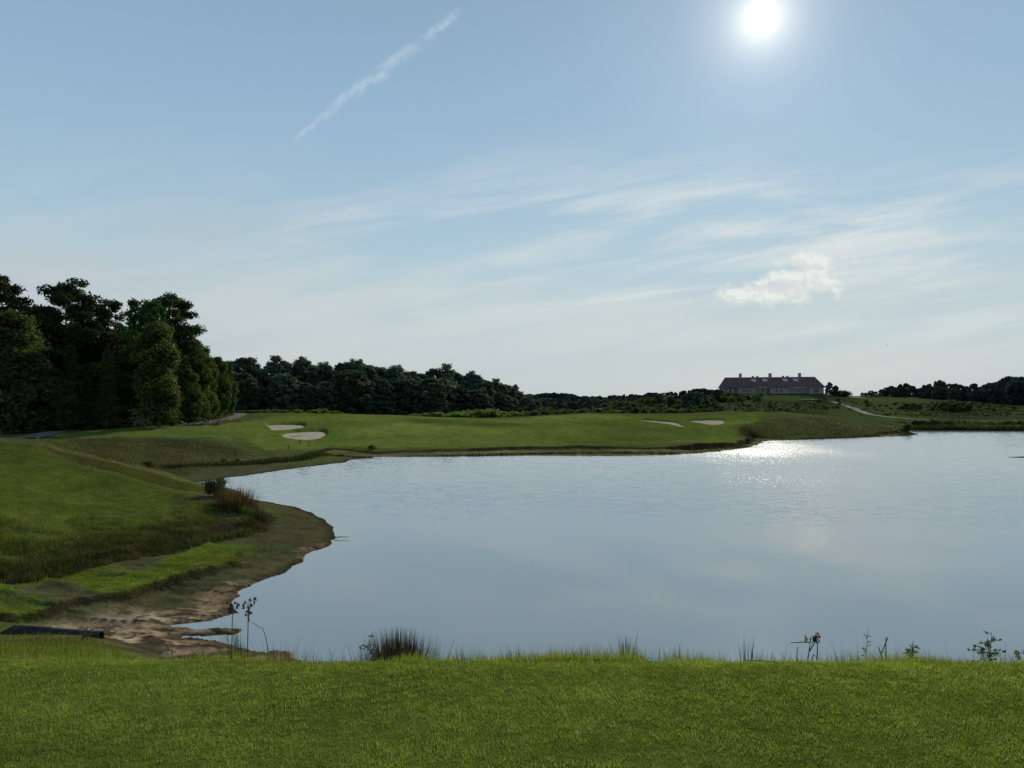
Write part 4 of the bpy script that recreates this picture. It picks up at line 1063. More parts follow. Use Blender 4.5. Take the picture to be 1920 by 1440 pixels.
# ------------------------------------------------------------------ weeds, reeds and saplings along the lip
def stemmy(name, X, Y, stems, blades=None, leafs=None, heads=None, mat_s=None, label=None, cat='weed', group=None):
    """stems: list of (polyline, r0, r1); leafs: list of (pos, dir, len, wid)  (local metres, base at ground)"""
    mb = MB()
    for pts, r0, r1 in stems:
        n = len(pts); mb.tube(pts, [r0 + (r1 - r0) * i / (n - 1) for i in range(n)], 5)
    z = zat(X, Y)
    root = mb.build(name, mat_s, None); root.location = (X, Y, z - .02); tag(root, label, cat, group)
    def leafset(nm, L_, m):
        V = []; Fq = []; T = []
        for p, d, ln, wd in L_:
            p = np.array(p); d = np.array(d, float); d /= np.linalg.norm(d) + 1e-9
            s = np.cross(d, [random.uniform(-1, 1), random.uniform(-1, 1), random.uniform(-.2, 1)]); s /= np.linalg.norm(s) + 1e-9
            k = len(V); nn = np.cross(d, s)
            V += [p, p + d * ln * .45 - s * wd / 2 + nn * ln * .06, p + d * ln * .95 - nn * ln * .05, p + d * ln * .45 + s * wd / 2 + nn * ln * .06]; Fq.append((k, k + 1, k + 2, k + 3))
            T += [[random.uniform(.7, 1.3)] * 3] * 4
        npmesh(nm, np.array(V), np.array(Fq), m, tint=np.array(T), parent=root)
    if leafs: leafset('foliage', leafs[0], leafs[1])
    if heads: leafset('seed_head', heads[0], heads[1])
    return root
M_drystem = simple_mat('dry_stem', (.085, .072, .055), .9, 20, .3)
M_greenstem = simple_mat('green_stem', (.06, .085, .03), .8, 20, .3)
M_dryhead = foliage_mat('dry_seed_head', (.095, .068, .045), .25, .1)
M_weedleaf = foliage_mat('weed_leaf', (.075, .120, .030), .45, .15)
M_greyleaf = foliage_mat('grey_green_leaf', (.070, .105, .055), .4, .1)
R_ = random.uniform
def topz(py, Y, X):   # height above the ground of a photo row at distance Y
    return EYE - (py - HZ) * Y / F - zat(X, Y)

def tall_weed(px, top, Y, label, lean=.0, droop=1., hd=14):
    X = (px - CX) / F * Y; h = topz(top, Y, X); k = Y / F
    stems = [([(0, 0, 0), (lean * .3 * h, 0, h * .4), (lean * .7 * h, .01, h * .8), (lean * h, 0, h * .93)], .0075 * Y / 9, .004 * Y / 9)]
    lf = []; hds = []
    for i in range(7):
        z = h * R_(.35, .75); a = R_(0, 2 * PI); ln = R_(8, 20) * k
        stems.append(([(lean * z, 0, z), (lean * z + math.cos(a) * ln * .6, math.sin(a) * ln * .6, z + ln * R_(-.1, .5))], .003, .0015))
        lf.append(((lean * z + math.cos(a) * ln * .6, math.sin(a) * ln * .6, z + ln * .2), (math.cos(a), math.sin(a), R_(-.8, .2)), ln * .6, ln * .16))
    for i in range(hd):
        a = R_(0, 2 * PI); q = R_(2, 15) * k; z = h * R_(.84, 1.0)
        p0 = (lean * h * .93, 0, h * R_(.8, .93)); p1 = (p0[0] + math.cos(a) * q, math.sin(a) * q * .6, z + q * .25)
        stems.append(([p0, ((p0[0] + p1[0]) / 2, p1[1] / 2, z + q * .3), p1], .0028, .0012))
        for j in range(4): hds.append((p1, (math.cos(a) * .3 + R_(-.4, .4), R_(-.4, .4), -droop + R_(-.2, .8)), R_(5, 11) * k, R_(2.2, 4.2) * k))
    return stemmy('tall_weed', X, Y, stems, leafs=(lf, M_weedleaf), heads=(hds, M_dryhead), mat_s=M_drystem, label=label, group='tall weeds by the mud inlet')
tall_weed(434, 1118, 10.5, 'tall brown weed with drooping heads at the mud inlet, left of its pair', .01, 1., 16)
tall_weed(462, 1117, 10.8, 'tall bare-stemmed weed with drooping heads at the water, right of its pair', .015, 1., 15)

M_reed = foliage_mat('reed_blades', (1, 1, 1), .15, 0.)
def reed_tuft(px, top, Y, wpx, n, label, ca, cb, name='reed_tuft', fan=.35, w=.006, mat=None, spread=.6, hvar=(.55, 1.0), cat='reeds', group=None):
    X = (px - CX) / F * Y; h = topz(top, Y, X); k = Y / F; half = wpx / 2 * k; n = int(n * 1.5)
    rx = rng.normal(0, half * spread * .55, n); ry = rng.normal(0, half * spread * .4, n)
    zz = height(X + rx, Y + ry) - zat(X, Y)
    hid = max(0., EYE - (1228 - HZ) * k - zat(X, Y)) * .97
    hh = (hid + (h - hid) * rng.uniform(.45, 1.08, n) * (1 - .35 * np.clip(np.abs(rx) / (half + 1e-6), 0, 1) ** 2)) * 1.04
    az = np.arctan2(ry + rng.normal(0, half * .2, n), rx + rng.normal(0, half * .15, n))
    ln = np.clip(rng.uniform(.2, 1., n) * fan * (np.hypot(rx, ry) / (half * .5 + 1e-6)).clip(.15, 1.6), 0, 1.2)
    col = colmix(ca, cb, rng.random(n)) * rng.uniform(.7, 1.2, (n, 1))
    V, Fs, T = blade_mesh(np.stack([rx, ry, zz - .02], 1), hh, rng.uniform(.8, 1.5, n) * w * 1.7, ln, az, col, seg=3, curl=.2)
    o = npmesh(name, V, Fs, mat or M_reed, tint=T); o.location = (X, Y, zat(X, Y)); tag(o, label, cat, group); return o
reed_tuft(750, 1170, 8.2, 112, 620, 'dense clump of upright reddish-brown broomsedge on the bank', (.034, .022, .020), (.105, .072, .060), 'broomsedge_clump', .16, .0062, spread=.95, hvar=(.5, 1.0), cat='grass clump')
RG = 'dark reed tufts along the lip of the tee'
dk = ((.022, .024, .018), (.060, .056, .036))
reed_tuft(1172, 1178, 7.2, 34, 34, 'dark reed tuft with two dense leaning spikes near the middle of the lip', *dk, fan=.3, w=.006, spread=.5, group=RG)
reed_tuft(1192, 1192, 7.2, 24, 16, 'thin reed tuft right beside the dense dark one', *dk, fan=.4, w=.0045, group=RG)
reed_tuft(868, 1204, 7.6, 34, 26, 'short sparse reed tuft right of the broomsedge clump', *dk, fan=.3, w=.005, group=RG)
reed_tuft(897, 1210, 7.6, 12, 10, 'tiny reed tuft second to the right of the broomsedge clump', *dk, fan=.2, w=.005, group=RG)
reed_tuft(967, 1203, 7.4, 44, 40, 'bushy short reed tuft at the left end of the tall lip grass', *dk, fan=.3, w=.005, group=RG)
reed_tuft(1095, 1196, 6.6, 90, 46, 'wide band of fine reed stems standing in the tall lip grass', *dk, fan=.2, w=.0035, spread=1.2, group=RG)
reed_tuft(1222, 1222, 6.6, 26, 14, 'low reed tuft in the gap of the lip grass', *dk, fan=.6, w=.0045, group=RG)
reed_tuft(1272, 1202, 6.8, 36, 20, 'thin reed tuft with one tall stem right of the gap in the lip grass', *dk, fan=.3, w=.0045, group=RG)
reed_tuft(1300, 1208, 6.8, 60, 20, 'sparse row of short reed stems left of the tall slim reeds', *dk, fan=.2, w=.004, spread=1.3, group=RG)
reed_tuft(1399, 1178, 7.2, 26, 13, 'slim group of tall straight reeds right of the middle', *dk, fan=.15, w=.005, spread=.9, group=RG)
reed_tuft(1440, 1213, 6.6, 44, 16, 'low reed tuft between the slim reeds and the drooping weed', *dk, fan=.5, w=.004, group=RG)
reed_tuft(1585, 1209, 6.4, 70, 20, 'sparse low reed stems right of the drooping weed', *dk, fan=.25, w=.0035, spread=1.3, group=RG)
reed_tuft(520, 1197, 11.5, 66, 70, 'low twiggy reed tuft at the end of the mud inlet', *dk, fan=.6, w=.006, spread=.9, group=RG)
reed_tuft(455, 1185, 10.6, 60, 60, 'olive reed tuft around the feet of the two tall weeds', (.06, .07, .025), (.11, .11, .045), fan=.3, w=.006, spread=.9, group=RG)

def dead_stems():
    n = 900; px = rng.uniform(470, 1915, n); cl = vnoise(px / 28, 0 * px, 400); keep = rng.random(n) < sstep(.25, .7, cl); px = px[keep]; n = len(px)
    Y = rng.uniform(5.0, 6.4, n); X = (px - CX) / F * Y; z = height(X, Y)
    hid = np.maximum(0, EYE - (1230 - HZ) * Y / F - z); h = hid + rng.gamma(2., 6., n).clip(3, 34) * Y / F
    col = colmix((.03, .03, .02), (.13, .11, .06), rng.random(n))
    V, Fs, T = blade_mesh(np.stack([X, Y, z - .01], 1), h, rng.uniform(.003, .006, n), rng.uniform(0, .35, n), rng.uniform(0, 2 * PI, n), col, seg=3, curl=.1)
    o = npmesh('dead_stems', V, Fs, M_reed, tint=T); tag(o, 'thin dead stems standing along the outer edge of the lip', 'dead stems', kind='stuff')
dead_stems()
# leafy sprig left of the broomsedge
def sprig(px, top, Y, wpx, nst, label, leafm, lsz=9, name='leafy_sprig', cat='plant', up=.6, branch=5, lpx=3.5):
    X = (px - CX) / F * Y; h = topz(top, Y, X); k = Y / F; vis = topz(1232, Y, X)
    st = []; lf = []
    for s in range(nst):
        dx = R_(-.5, .5) * wpx * k; hh = h * (1 if s == 0 else R_(.7, .95)); mid = (dx * .25 + R_(-.01, .01), R_(-.02, .02), hh * .5); tip = (dx, R_(-.04, .04), hh)
        st.append(([(0, 0, 0), mid, tip], .004, .0016))
        for i in range(branch):
            f = R_(max(.25, vis / h), .98); b = [mid[j] + (tip[j] - mid[j]) * max(0, f - .5) / .5 if f > .5 else mid[j] * f / .5 for j in range(3)]
            a = R_(0, 2 * PI); ln = R_(.35, 1.) * wpx * k * .62 * (1.25 - .8 * f)
            e = (b[0] + math.cos(a) * ln, b[1] + math.sin(a) * ln * .7, b[2] + ln * R_(.1, up))
            st.append(([tuple(b), e], .0022, .001))
            for j in range(4):
                q = R_(.4, 1.05); lf.append(([b[t] + (e[t] - b[t]) * q for t in range(3)], (math.cos(a) + R_(-.8, .8), R_(-.6, .6), R_(-.3, .8)), R_(.6, 1.2) * lsz * k, lpx * R_(.7, 1.2) * k))
    return stemmy(name, X, Y, st, leafs=(lf, leafm), mat_s=M_greenstem, label=label, cat=cat)
sprig(694, 1186, 8.4, 34, 4, 'small leafy green sprig standing left of the broomsedge clump', M_weedleaf, 8, branch=5)
sprig(1854, 1179, 6.4, 62, 3, 'small open-branched sapling with grey-green leaves near the right end of the lip', M_greyleaf, 8, 'sapling', 'sapling', .5, 14, 4)
sprig(1709, 1199, 6.0, 22, 3, 'leaning tuft of narrow green leaves right of the crossed twigs', M_weedleaf, 12, branch=6, up=1.2, lpx=3)
sprig(1622, 1177, 6.4, 22, 1, 'thin sparsely leaved branching weed left of the crossed twigs', M_greyleaf, 5, 'thin_weed', 'weed', 1., 9, 2)
# crossed twigs
def lines(name, px, Y, polys, label, cat, m=None, w=1.4, heads=None):
    X = (px - CX) / F * Y; k = Y / F; st = []; g = zat(X, Y)
    for pl in polys:
        pts = [((q[0] - px) * k, (q[2] if len(q) > 2 else 0) * k, EYE - (q[1] - HZ) * k - g) for q in pl]
        st.append((pts, w * k, w * .55 * k))
    hd = None
    if heads:
        hd = []
        for hx, hy, n, sx, sy, ln, wd in heads:
            for i in range(n):
                p = ((hx + random.gauss(0, sx) - px) * k, random.gauss(0, sx) * k, EYE - (hy + random.gauss(0, sy) - HZ) * k - g)
                hd.append((p, (R_(-.6, .6), R_(-.5, .5), R_(-1, .2)), ln * k * R_(.7, 1.2), wd * k * R_(.7, 1.2)))
        hd = (hd, M_dryhead)
    return stemmy(name, X, Y, st, heads=hd, mat_s=m or M_drystem, label=label, cat=cat)
lines('twig', 1661, 6.0, [[(1661,1260),(1661,1225),(1661,1190)],[(1652,1252),(1652,1222),(1665,1190)],[(1652,1222),(1647,1208)]], 'pair of bare crossed twigs forked at the top', 'twig')
lines('drooping_weed', 1514, 6.2, [[(1513,1265),(1515,1228),(1517,1217),(1519,1200),(1520,1193)],[(1517,1217),(1524,1206),(1530,1196),(1528,1186)],[(1519,1200),(1508,1200,3),(1496,1202,6),(1484,1203,8)],[(1497,1260),(1494,1225),(1496,1208)],[(1531,1240),(1533,1210),(1532,1198)],[(1520,1240),(1526,1222),(1536,1232)]],
      'drooping weed with dark nodding seed heads and one leaf held out flat', 'weed', w=1.2, heads=[(1527,1190,30,3.0,5,9,4.2),(1512,1193,10,2.4,3.4,8,3.2)])
lines('bent_stalk', 497, 10.6, [[(505,1250),(501,1205),(497,1188),(493,1176),(483,1171),(473,1164)]], 'thin bent stalk hanging over the water right of the tall weeds', 'stalk', w=.8)
lines('seed_spike', 1911, 6.0, [[(1916,1262),(1912,1228),(1906,1214)]], 'thick leaning brown seed spike at the right end of the lip', 'seed spike', w=1.2, heads=[(1908,1220,30,1.6,4.5,7,3.0)])
lines('seed_spike', 1921, 6.1, [[(1928,1262),(1922,1228),(1919,1216)]], 'second brown seed spike at the right frame edge, mostly cut off', 'seed spike', w=1.2, heads=[(1921,1219,18,1.6,3.,6,3.0)])
lines('leaning_weed', 148, 12.4, [[(136,1232),(150,1204),(160,1184),(166,1172)],[(155,1194),(164,1190),(176,1186)]], 'dark green weed leaning across the right end of the drain pipe', 'weed', M_greenstem, 1.6,
      heads=[(163,1180,14,4,6,10,3.2)])
for i, (px, top, w) in enumerate([(1240,1200,.8),(1440,1205,.7)]): pass

# reddish shrubs on the nose of the near mound
SH2 = [('round_bush', 408, 940, 33, 44, 'dark green rounded bush on the nose of the near mound')]
x, y = hit(406, 932); SHR[2].place(x, y, 1.15, .75, 'dark green rounded bush at the left of the reddish grass on the mound nose', 'shrub')
def clump_at(px, py, hpx, wpx, n, label, ca, cb, name='broomsedge_clump', fan=.3, w=.02):
    x, y = hit(px, py); h = hpx / F * y; half = wpx / F * y / 2
    rx = rng.normal(0, half * .5, n); ry = rng.normal(0, half * .5, n); zz = height(x + rx, y + ry) - zat(x, y)
    col = colmix(ca, cb, rng.random(n)) * rng.uniform(.7, 1.2, (n, 1))
    V, Fs, T = blade_mesh(np.stack([rx, ry, zz - .03], 1), rng.uniform(.5, 1.1, n) * h, rng.uniform(.6, 1.3, n) * w, rng.uniform(.05, 1, n) * fan, np.arctan2(ry, rx + .3 * half) + rng.normal(0, .6, n), col, seg=3, curl=.2)
    o = npmesh(name, V, Fs, M_rough, tint=T); o.location = (x, y, zat(x, y)); tag(o, label, 'grass clump', None)
clump_at(448, 962, 52, 62, 900, 'tall reddish-brown grass clump on the nose of the near mound', (.060, .036, .022), (.120, .072, .045))
clump_at(428, 950, 36, 40, 420, 'dark brown grass clump behind the dark green bush on the mound nose', (.035, .028, .016), (.085, .055, .032))
clump_at(487, 975, 24, 22, 220, 'small dark leaning clump at the right foot of the reddish grass', (.035, .035, .018), (.075, .055, .032), fan=.6)
clump_at(470, 985, 18, 40, 300, 'low tangled brown clump under the mound nose', (.035, .03, .018), (.075, .055, .032), fan=.7)
clump_at(462, 968, 24, 26, 260, 'bright green grass clump at the foot of the reddish grass', (.06, .10, .016), (.09, .14, .02))

# brush pile, stakes, sticks, bits on the ground
M_bare = simple_mat('bleached_wood', (.26, .22, .18), .9, 6, .3)
def brush(px0, px1, py, Y, n, hpx, label):
    X = ((px0 + px1) / 2 - CX) / F * Y; wd = (px1 - px0) / F * Y; z = zat(X, Y); mb = MB(); h = hpx / F * Y
    for i in range(n):
        x = R_(-.5, .5) * wd; y = R_(-.8, .8); a = R_(0, 2 * PI); ln = R_(.8, 2.2); rise = R_(-.1, 1.) * h
        p0 = (x, y, zat(X + x, Y + y) - z + R_(0, .15)); p2 = (x + math.cos(a) * ln, y + math.sin(a) * ln * .5, p0[2] + rise); p1 = tuple((p0[j] + p2[j]) / 2 + R_(-.12, .12) for j in range(3))
        mb.tube([p0, p1, p2], [R_(.05, .11), .05, .02], 5, mi=0 if random.random() < .5 else 1)
    o = mb.build('brush_pile', [M_bare, M_bark], None); o.location = (X, Y, z); tag(o, label, 'brush pile', 'brush piles beside the left wood')
brush(346, 374, 798, 108, 26, 10, 'left heap of pale and dark bare branches beside the wood')
brush(390, 408, 798, 111, 22, 13, 'right heap of dark crossed branches beside the wood')
brush(408, 438, 790, 124, 16, 6, 'low far scatter of pale branches beside the wood')
M_stake = simple_mat('green_stake', (.03, .06, .03), .7, 10, .2)
for px, py, h, lab in [(563.5,832,8,'dark green marker stake just below the nearer left bunker'),(541,841,6,'short marker stake nearest the brown bank left of the fairway'),(580,837,5,'tiny marker stake right of the others below the left bunker')]:
    x, y = hit(px, py); b = MB(); hh = h / F * y; b.tube([(0, 0, -.1), (0, 0, hh * .86), (0, 0, hh)], [.05, .05, .028], 8); o = b.build('marker_stake', M_stake); o.location = (x, y, zat(x, y)); tag(o, lab, 'stake', 'marker stakes below the left bunker')
# bunker rake handle and a stump-like tee marker on the far green
b = MB(); b.tube([(0, 0, .0), (.55, 0, .05), (1.3, 0, .10)], [.02, .02, .02], 6); b.box((0, 0, .04), (.05, .5, .06))
for k in range(9): b.box((0, -.22 + k * .055, -.01), (.02, .015, .08))
o = b.build('bunker_rake', M_bark); x, y = hit(548, 817.5); o.location = (x, y, zat(x, y) + .14); tag(o, 'small dark rake lying in the nearer left bunker', 'rake')
b = MB(); b.tube([(-.10, .012, .03), (0, 0, .034), (.10, -.014, .028)], [.0016, .0022, .0012], 6); o = b.build('twig', M_drystem); Y = 4.68; X = (1425 - CX) / F * Y; o.location = (X, Y, zat(X, Y)); tag(o, 'thin dark twig lying flat on the lawn near the lip', 'twig')
# broken tee peg
M_peg = simple_mat('tee_peg_wood', (.72, .66, .42), .5, 30, .1)
b = MB(); b.tube([(0, 0, 0), (.012, 0, .010), (.020, 0, .015), (.023, 0, .017)], [.0022, .0026, .0028, .0062], 10)
Y = 4.70; o = b.build('tee_peg', M_peg, smooth=True); X = (1267 - CX) / F * Y; o.location = (X, Y, zat(X, Y) + .02); tag(o, 'pale yellow golf tee peg lying tilted at the lip of the lawn', 'tee peg')
# driftwood sticks on the mud
for i, (px, py, ln, az, lab) in enumerate([(185,1080,.9,.4,'pale stick on the straw below the near mound'),(405,978,1.3,.9,'grey stick lying on the brown foot of the mound nose'),(430,985,1.1,2.6,'crooked grey stick right below the mound nose'),
                                         (640,1011,.7,.05,'thin dark stick poking out over the water at the tip of the point'),(256,1160,.35,.3,'small bleached stick on the mud flat'),(365,1062,.8,1.0,'curved pale stick on the green terrace edge')]):
    x, y = hit(min(px, 626) if py == 1011 else px, py); b = MB()
    b.tube([(0, 0, .02), (ln * .4 * math.cos(az), ln * .4 * math.sin(az), .06), (ln * math.cos(az), ln * math.sin(az), .05)], [.022, .018, .008], 6)
    o = b.build('stick', M_bare if py != 1011 else M_bark); o.location = (x, y, zat(x, y)); tag(o, lab, 'stick', 'driftwood sticks on the pond margin')
# small white thing on the terrace by the clubhouse
b = MB(); b.box((0, 0, .45), (.9, 1.1, .7)); b.box((0, .1, 1.15), (.9, .7, .7)); b.box((0, 0, 1.62), (1.0, 1.6, .08))
for sx in (-1, 1):
    for sy in (-1, 1): b.tube([(sx * .38, sy * .7, .22), (sx * .5, sy * .7, .22)], [.22, .22], 12, mi=1)
o = b.build('golf_cart', [M_trim, M_glass], None); X, Y = (1552.5 - CX) / F * 366, 366.; o.location = (X, Y, zat(X, Y)); tag(o, 'tiny white golf cart parked on the grass at the right end of the clubhouse', 'golf cart')

# bird
M_bird = simple_mat('bird_plumage', (.05, .05, .05), .8, 10, .2)
b = MB(); b.tube([(-.22, 0, 0), (-.12, 0, .0), (.02, 0, .0), (.14, 0, .01), (.21, 0, .02), (.26, 0, .015)], [.012, .05, .065, .05, .032, .006], 8)
for s in (-1, 1): b.add([(.08, s * .04, .03), (-.10, s * .04, .03), (-.06, s * .32, .13), (.10, s * .30, .14), (-.10, s * .62, .06), (-.02, s * .64, .06)], [(0, 1, 2, 3), (3, 2, 4, 5)])
b.add([(-.20, -.02, 0), (-.20, .02, 0), (-.36, .07, 0), (-.36, -.07, 0)], [(0, 1, 2, 3)])
o = b.build('bird', M_bird); Y = 260.; o.location = ((1663 - CX) / F * Y, Y, EYE + (HZ - 648) * Y / F); o.rotation_euler = (.2, 0, 2.3); tag(o, 'tiny dark bird flying low in the sky above the far right wood', 'bird')

# ------------------------------------------------------------------ camera, sun, sky
cam = bpy.data.cameras.new('camera'); cam.lens = 36 * F / 1920; cam.sensor_width = 36; cam.shift_y = 35 / 1920
cam.clip_start = .05; cam.clip_end = 20000
co = bpy.data.objects.new('camera', cam); COL.objects.link(co); co.location = (0, 0, EYE); co.rotation_euler = (PI / 2, 0, 0); scene.camera = co

SDIR = Vector(((1428 - CX) / F, 1., (HZ - 33) / F)).normalized()
el = math.asin(SDIR.z); az = math.atan2(SDIR.x, SDIR.y)
sun = bpy.data.lights.new('sun', 'SUN'); sun.energy = 3.6; sun.angle = math.radians(.53); sun.color = (1., .90, .74)
so = bpy.data.objects.new('sun', sun); COL.objects.link(so); so.rotation_euler = SDIR.to_track_quat('Z', 'Y').to_euler(); so.location = (20, 60, 60)

def make_world():
    w = bpy.data.worlds.new('World'); scene.world = w; w.use_nodes = True; nt = w.node_tree; nt.nodes.clear()
    out = N(nt, 'ShaderNodeOutputWorld'); bg = N(nt, 'ShaderNodeBackground'); bg.inputs['Strength'].default_value = .1
    sky = N(nt, 'ShaderNodeTexSky', sky_type='NISHITA'); sky.sun_disc = False; sky.sun_elevation = el; sky.sun_rotation = az; sky.dust_density = 1.5; sky.air_density = 1.; sky.ozone_density = 2.
    tc = N(nt, 'ShaderNodeTexCoord'); sep = N(nt, 'ShaderNodeSeparateXYZ'); L(nt, tc.outputs['Generated'], sep.inputs[0])
    X, Y, Z = sep.outputs
    zc = mathn(nt, 'MAXIMUM', Z, 0.)
    # clear-sky colour over elevation (sine), scaled for the background strength
    ramp = N(nt, 'ShaderNodeValToRGB'); cr = ramp.color_ramp
    def lin(c): return tuple(((v / 255 + .055) / 1.055) ** 2.4 if v > 10 else v / 3300 for v in c) + (1,)
    stops = [(0., (190, 202, 205)), (.05, (189, 203, 206)), (.11, (183, 202, 209)), (.18, (172, 199, 213)), (.26, (158, 189, 211)), (.36, (147, 179, 206)), (.46, (139, 169, 196)), (.7, (100, 142, 175)), (1., (78, 120, 158))]
    cr.elements[0].position = 0; cr.elements[0].color = lin(stops[0][1]); cr.elements[1].position = 1; cr.elements[1].color = lin(stops[-1][1])
    for p, c in stops[1:-1]:
        e = cr.elements.new(p); e.color = lin(c)
    L(nt, zc, ramp.inputs[0])
    base = N(nt, 'ShaderNodeVectorMath', operation='SCALE'); L(nt, ramp.outputs[0], base.inputs[0]); base.inputs['Scale'].default_value = 10.
    # flat projection of the sky in front
    yy = mathn(nt, 'MAXIMUM', Y, .05)
    u = mathn(nt, 'DIVIDE', X, yy); v = mathn(nt, 'DIVIDE', Z, yy)
    front = maprange(nt, Y, .1, .35)
    def comb(a, b, c=0.):
        n = N(nt, 'ShaderNodeCombineXYZ')
        for i, q in enumerate((a, b, c)):
            if isinstance(q, (int, float)): n.inputs[i].default_value = q
            else: L(nt, q, n.inputs[i])
        return n.outputs[0]
    def noise(vec, scale, detail=6, rough=.55, dist=0.):
        n = N(nt, 'ShaderNodeTexNoise'); n.inputs['Scale'].default_value = scale; n.inputs['Detail'].default_value = detail; n.inputs['Roughness'].default_value = rough; n.inputs['Distortion'].default_value = dist
        L(nt, vec, n.inputs['Vector']); return n.outputs[0]
    # left-hand grey haze and general mottling
    big = noise(comb(mathn(nt, 'MULTIPLY', u, 1.1), mathn(nt, 'MULTIPLY', v, 3.2)), 1.6, 4)
    lefth = mathn(nt, 'MULTIPLY', maprange(nt, u, .05, -.7), maprange(nt, v, .40, .20))
    col = base.outputs[0]
    hz = mathn(nt, 'MULTIPLY', mathn(nt, 'ADD', mathn(nt, 'MULTIPLY', lefth, .85), 0.), maprange(nt, big, .3, .62))
    col = mixcol(nt, hz, col, tuple(10 * c for c in lin((186, 197, 203))[:3]))
    # dim towards the far upper corners
    # cirrus
    ca, sa = math.cos(.16), math.sin(.16)
    ur = mathn(nt, 'ADD', mathn(nt, 'MULTIPLY', u, ca), mathn(nt, 'MULTIPLY', v, sa)); vr = mathn(nt, 'SUBTRACT', mathn(nt, 'MULTIPLY', v, ca), mathn(nt, 'MULTIPLY', u, sa))
    c1 = noise(comb(mathn(nt, 'MULTIPLY', ur, 1.5), mathn(nt, 'MULTIPLY', vr, 13.)), 1.9, 8, .6, .5)
    c2 = noise(comb(mathn(nt, 'MULTIPLY', ur, 1.), mathn(nt, 'MULTIPLY', vr, 3.), 4.), 2.2, 3)
    band = mathn(nt, 'MULTIPLY', maprange(nt, v, .05, .12), maprange(nt, v, .36, .22))
    cm = mathn(nt, 'MULTIPLY', mathn(nt, 'MULTIPLY', maprange(nt, c1, .38, .70), maprange(nt, c2, .28, .52)), mathn(nt, 'MULTIPLY', band, maprange(nt, u, -.45, .1, .15, 1.)))
    col = mixcol(nt, mathn(nt, 'MULTIPLY', cm, .95), col, tuple(10 * c for c in lin((214, 221, 222))[:3]))
    # low cloud veil
    c3 = noise(comb(mathn(nt, 'MULTIPLY', ur, 1.2), mathn(nt, 'MULTIPLY', vr, 7.), 9.), 2.0, 5)
    veil = mathn(nt, 'MULTIPLY', mathn(nt, 'MULTIPLY', maprange(nt, c3, .38, .68), maprange(nt, v, .24, .10)), maprange(nt, v, .0, .05))
    col = mixcol(nt, mathn(nt, 'MULTIPLY', veil, .7), col, tuple(10 * c for c in lin((204, 211, 211))[:3]))
    # contrail: a broken line between two sky directions
    ax, ay = (549 - CX) / F, (HZ - 263) / F; bx, by = (862 - CX) / F, (HZ - 22) / F
    ln = math.hypot(bx - ax, by - ay); dx, dy = (bx - ax) / ln, (by - ay) / ln
    du = mathn(nt, 'SUBTRACT', u, ax); dv = mathn(nt, 'SUBTRACT', v, ay)
    al = mathn(nt, 'ADD', mathn(nt, 'MULTIPLY', du, dx), mathn(nt, 'MULTIPLY', dv, dy)); ac = mathn(nt, 'SUBTRACT', mathn(nt, 'MULTIPLY', dv, dx), mathn(nt, 'MULTIPLY', du, dy))
    wob = noise(comb(mathn(nt, 'MULTIPLY', al, 1.), 0., 3.), 16, 4); acw = mathn(nt, 'ADD', ac, mathn(nt, 'MULTIPLY', mathn(nt, 'SUBTRACT', wob, .5), .026))
    wid = mathn(nt, 'MULTIPLY', maprange(nt, al, 0., ln * .45, .0045, .0125), maprange(nt, al, ln * .6, ln, 1., .6))
    prof = maprange(nt, mathn(nt, 'DIVIDE', mathn(nt, 'ABSOLUTE', acw), wid), 1.15, .1)
    brk = maprange(nt, noise(comb(mathn(nt, 'MULTIPLY', al, 1.), mathn(nt, 'MULTIPLY', ac, 1.6), 1.), 50, 6, .62), .30, .68)
    brk2 = maprange(nt, noise(comb(al, 0., 8.), 13, 2), .32, .52, .35, 1.)
    rng_ = mathn(nt, 'MULTIPLY', maprange(nt, al, -.004, .012), maprange(nt, al, ln * 1.03, ln * .95))
    ct = mathn(nt, 'MULTIPLY', mathn(nt, 'MULTIPLY', prof, mathn(nt, 'MULTIPLY', brk, brk2)), mathn(nt, 'MULTIPLY', rng_, front))
    col = mixcol(nt, mathn(nt, 'MULTIPLY', ct, .5), col, tuple(10 * c for c in lin((206, 220, 230))[:3]))
    # small cumulus
    def lobe(px, py, rx, ry):
        a = mathn(nt, 'DIVIDE', mathn(nt, 'SUBTRACT', u, (px - CX) / F), rx / F); b = mathn(nt, 'DIVIDE', mathn(nt, 'SUBTRACT', v, (HZ - py) / F), ry / F)
        return mathn(nt, 'SUBTRACT', 1., mathn(nt, 'SQRT', mathn(nt, 'ADD', mathn(nt, 'MULTIPLY', a, a), mathn(nt, 'MULTIPLY', b, b))))
    lb = mathn(nt, 'MAXIMUM', mathn(nt, 'MAXIMUM', lobe(1532, 497, 72, 32), lobe(1452, 550, 130, 30)), mathn(nt, 'MAXIMUM', lobe(1480, 520, 70, 30), lobe(1540, 535, 60, 22)))
    puff = noise(comb(u, mathn(nt, 'MULTIPLY', v, 1.3), 5.), 30, 6, .55)
    cden = mathn(nt, 'ADD', lb, mathn(nt, 'MULTIPLY', mathn(nt, 'SUBTRACT', puff, .5), 1.9))
    cumask = mathn(nt, 'MULTIPLY', maprange(nt, cden, .08, .70), front)
    shade = noise(comb(mathn(nt, 'ADD', u, .004), mathn(nt, 'MULTIPLY', mathn(nt, 'ADD', v, .006), 1.3), 5.), 30, 6, .55)
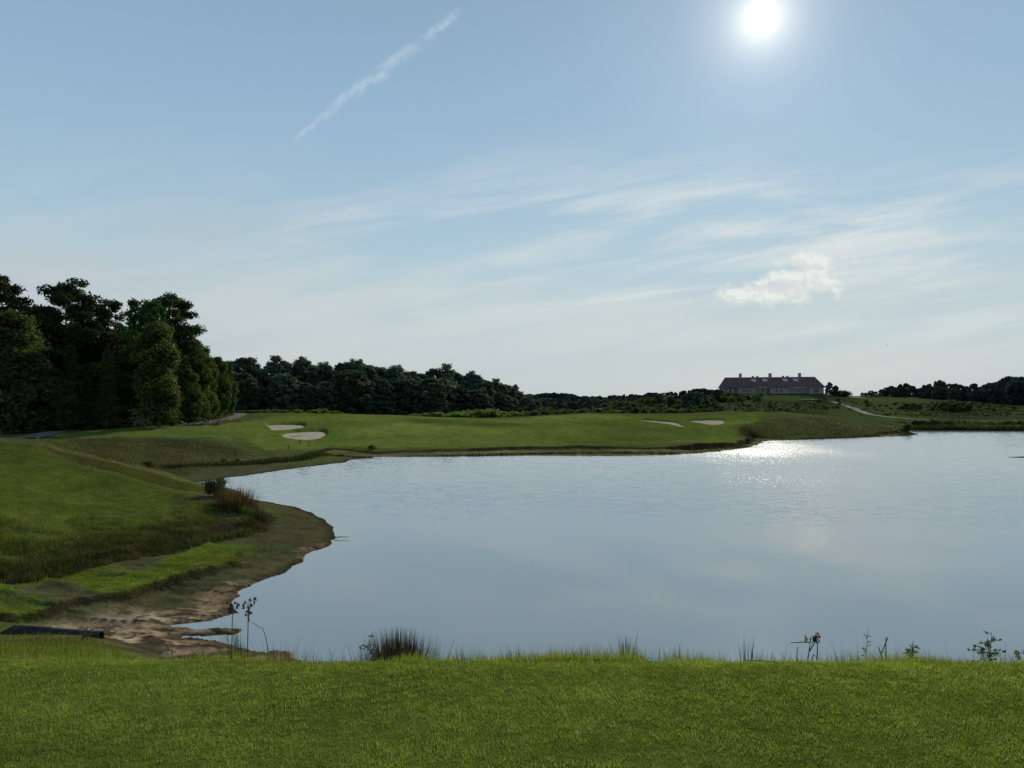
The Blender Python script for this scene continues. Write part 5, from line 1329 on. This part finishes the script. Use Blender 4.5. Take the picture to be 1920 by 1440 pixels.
    cc = mixcol(nt, maprange(nt, mathn(nt, 'SUBTRACT', puff, shade), -.06, .07), tuple(10 * c for c in lin((214, 219, 218))[:3]), tuple(10 * c for c in lin((230, 234, 229))[:3]))
    col = mixcol(nt, mathn(nt, 'MULTIPLY', cumask, .92), col, cc)
    # blend the physical sky in
    col = mixcol(nt, .025, col, sky.outputs[0])
    # hazy aureole and glare disc of the veiled sun
    dt = N(nt, 'ShaderNodeVectorMath', operation='DOT_PRODUCT'); nrm = N(nt, 'ShaderNodeVectorMath', operation='NORMALIZE'); L(nt, tc.outputs['Generated'], nrm.inputs[0]); L(nt, nrm.outputs[0], dt.inputs[0]); dt.inputs[1].default_value = SDIR
    ang = mathn(nt, 'ARCCOSINE', mathn(nt, 'MINIMUM', dt.outputs['Value'], .9999999))
    deg = mathn(nt, 'MULTIPLY', ang, 180 / PI)
    def expf(k, a): return mathn(nt, 'MULTIPLY', mathn(nt, 'EXPONENT', mathn(nt, 'MULTIPLY', deg, -1 / k)), a)
    core = mathn(nt, 'MULTIPLY', maprange(nt, deg, 1.2, .3), 7.)
    g1 = expf(1.25, 12.); g2 = expf(3.4, 1.3); g3 = expf(8., .22)
    def addc(col, f, c):
        s = N(nt, 'ShaderNodeVectorMath', operation='SCALE'); s.inputs[0].default_value = c; L(nt, f, s.inputs['Scale'])
        a = N(nt, 'ShaderNodeVectorMath', operation='ADD'); L(nt, col, a.inputs[0]); L(nt, s.outputs[0], a.inputs[1]); return a.outputs[0]
    col = addc(col, core, (1., .99, .93)); col = addc(col, g1, (1., .90, .66)); col = addc(col, g2, (1., .93, .88)); col = addc(col, g3, (.8, .92, 1.))
    L(nt, col, bg.inputs['Color']); L(nt, bg.outputs[0], out.inputs[0])
make_world()

scene.render.engine = 'CYCLES'
scene.view_settings.view_transform = 'Standard'; scene.view_settings.look = 'None'; scene.view_settings.exposure = 0; scene.view_settings.gamma = 1
scene.cycles.use_denoising = True
scene.cycles.max_bounces = 6; scene.cycles.diffuse_bounces = 2; scene.cycles.glossy_bounces = 2; scene.cycles.transmission_bounces = 3; scene.cycles.sample_clamp_indirect = 4
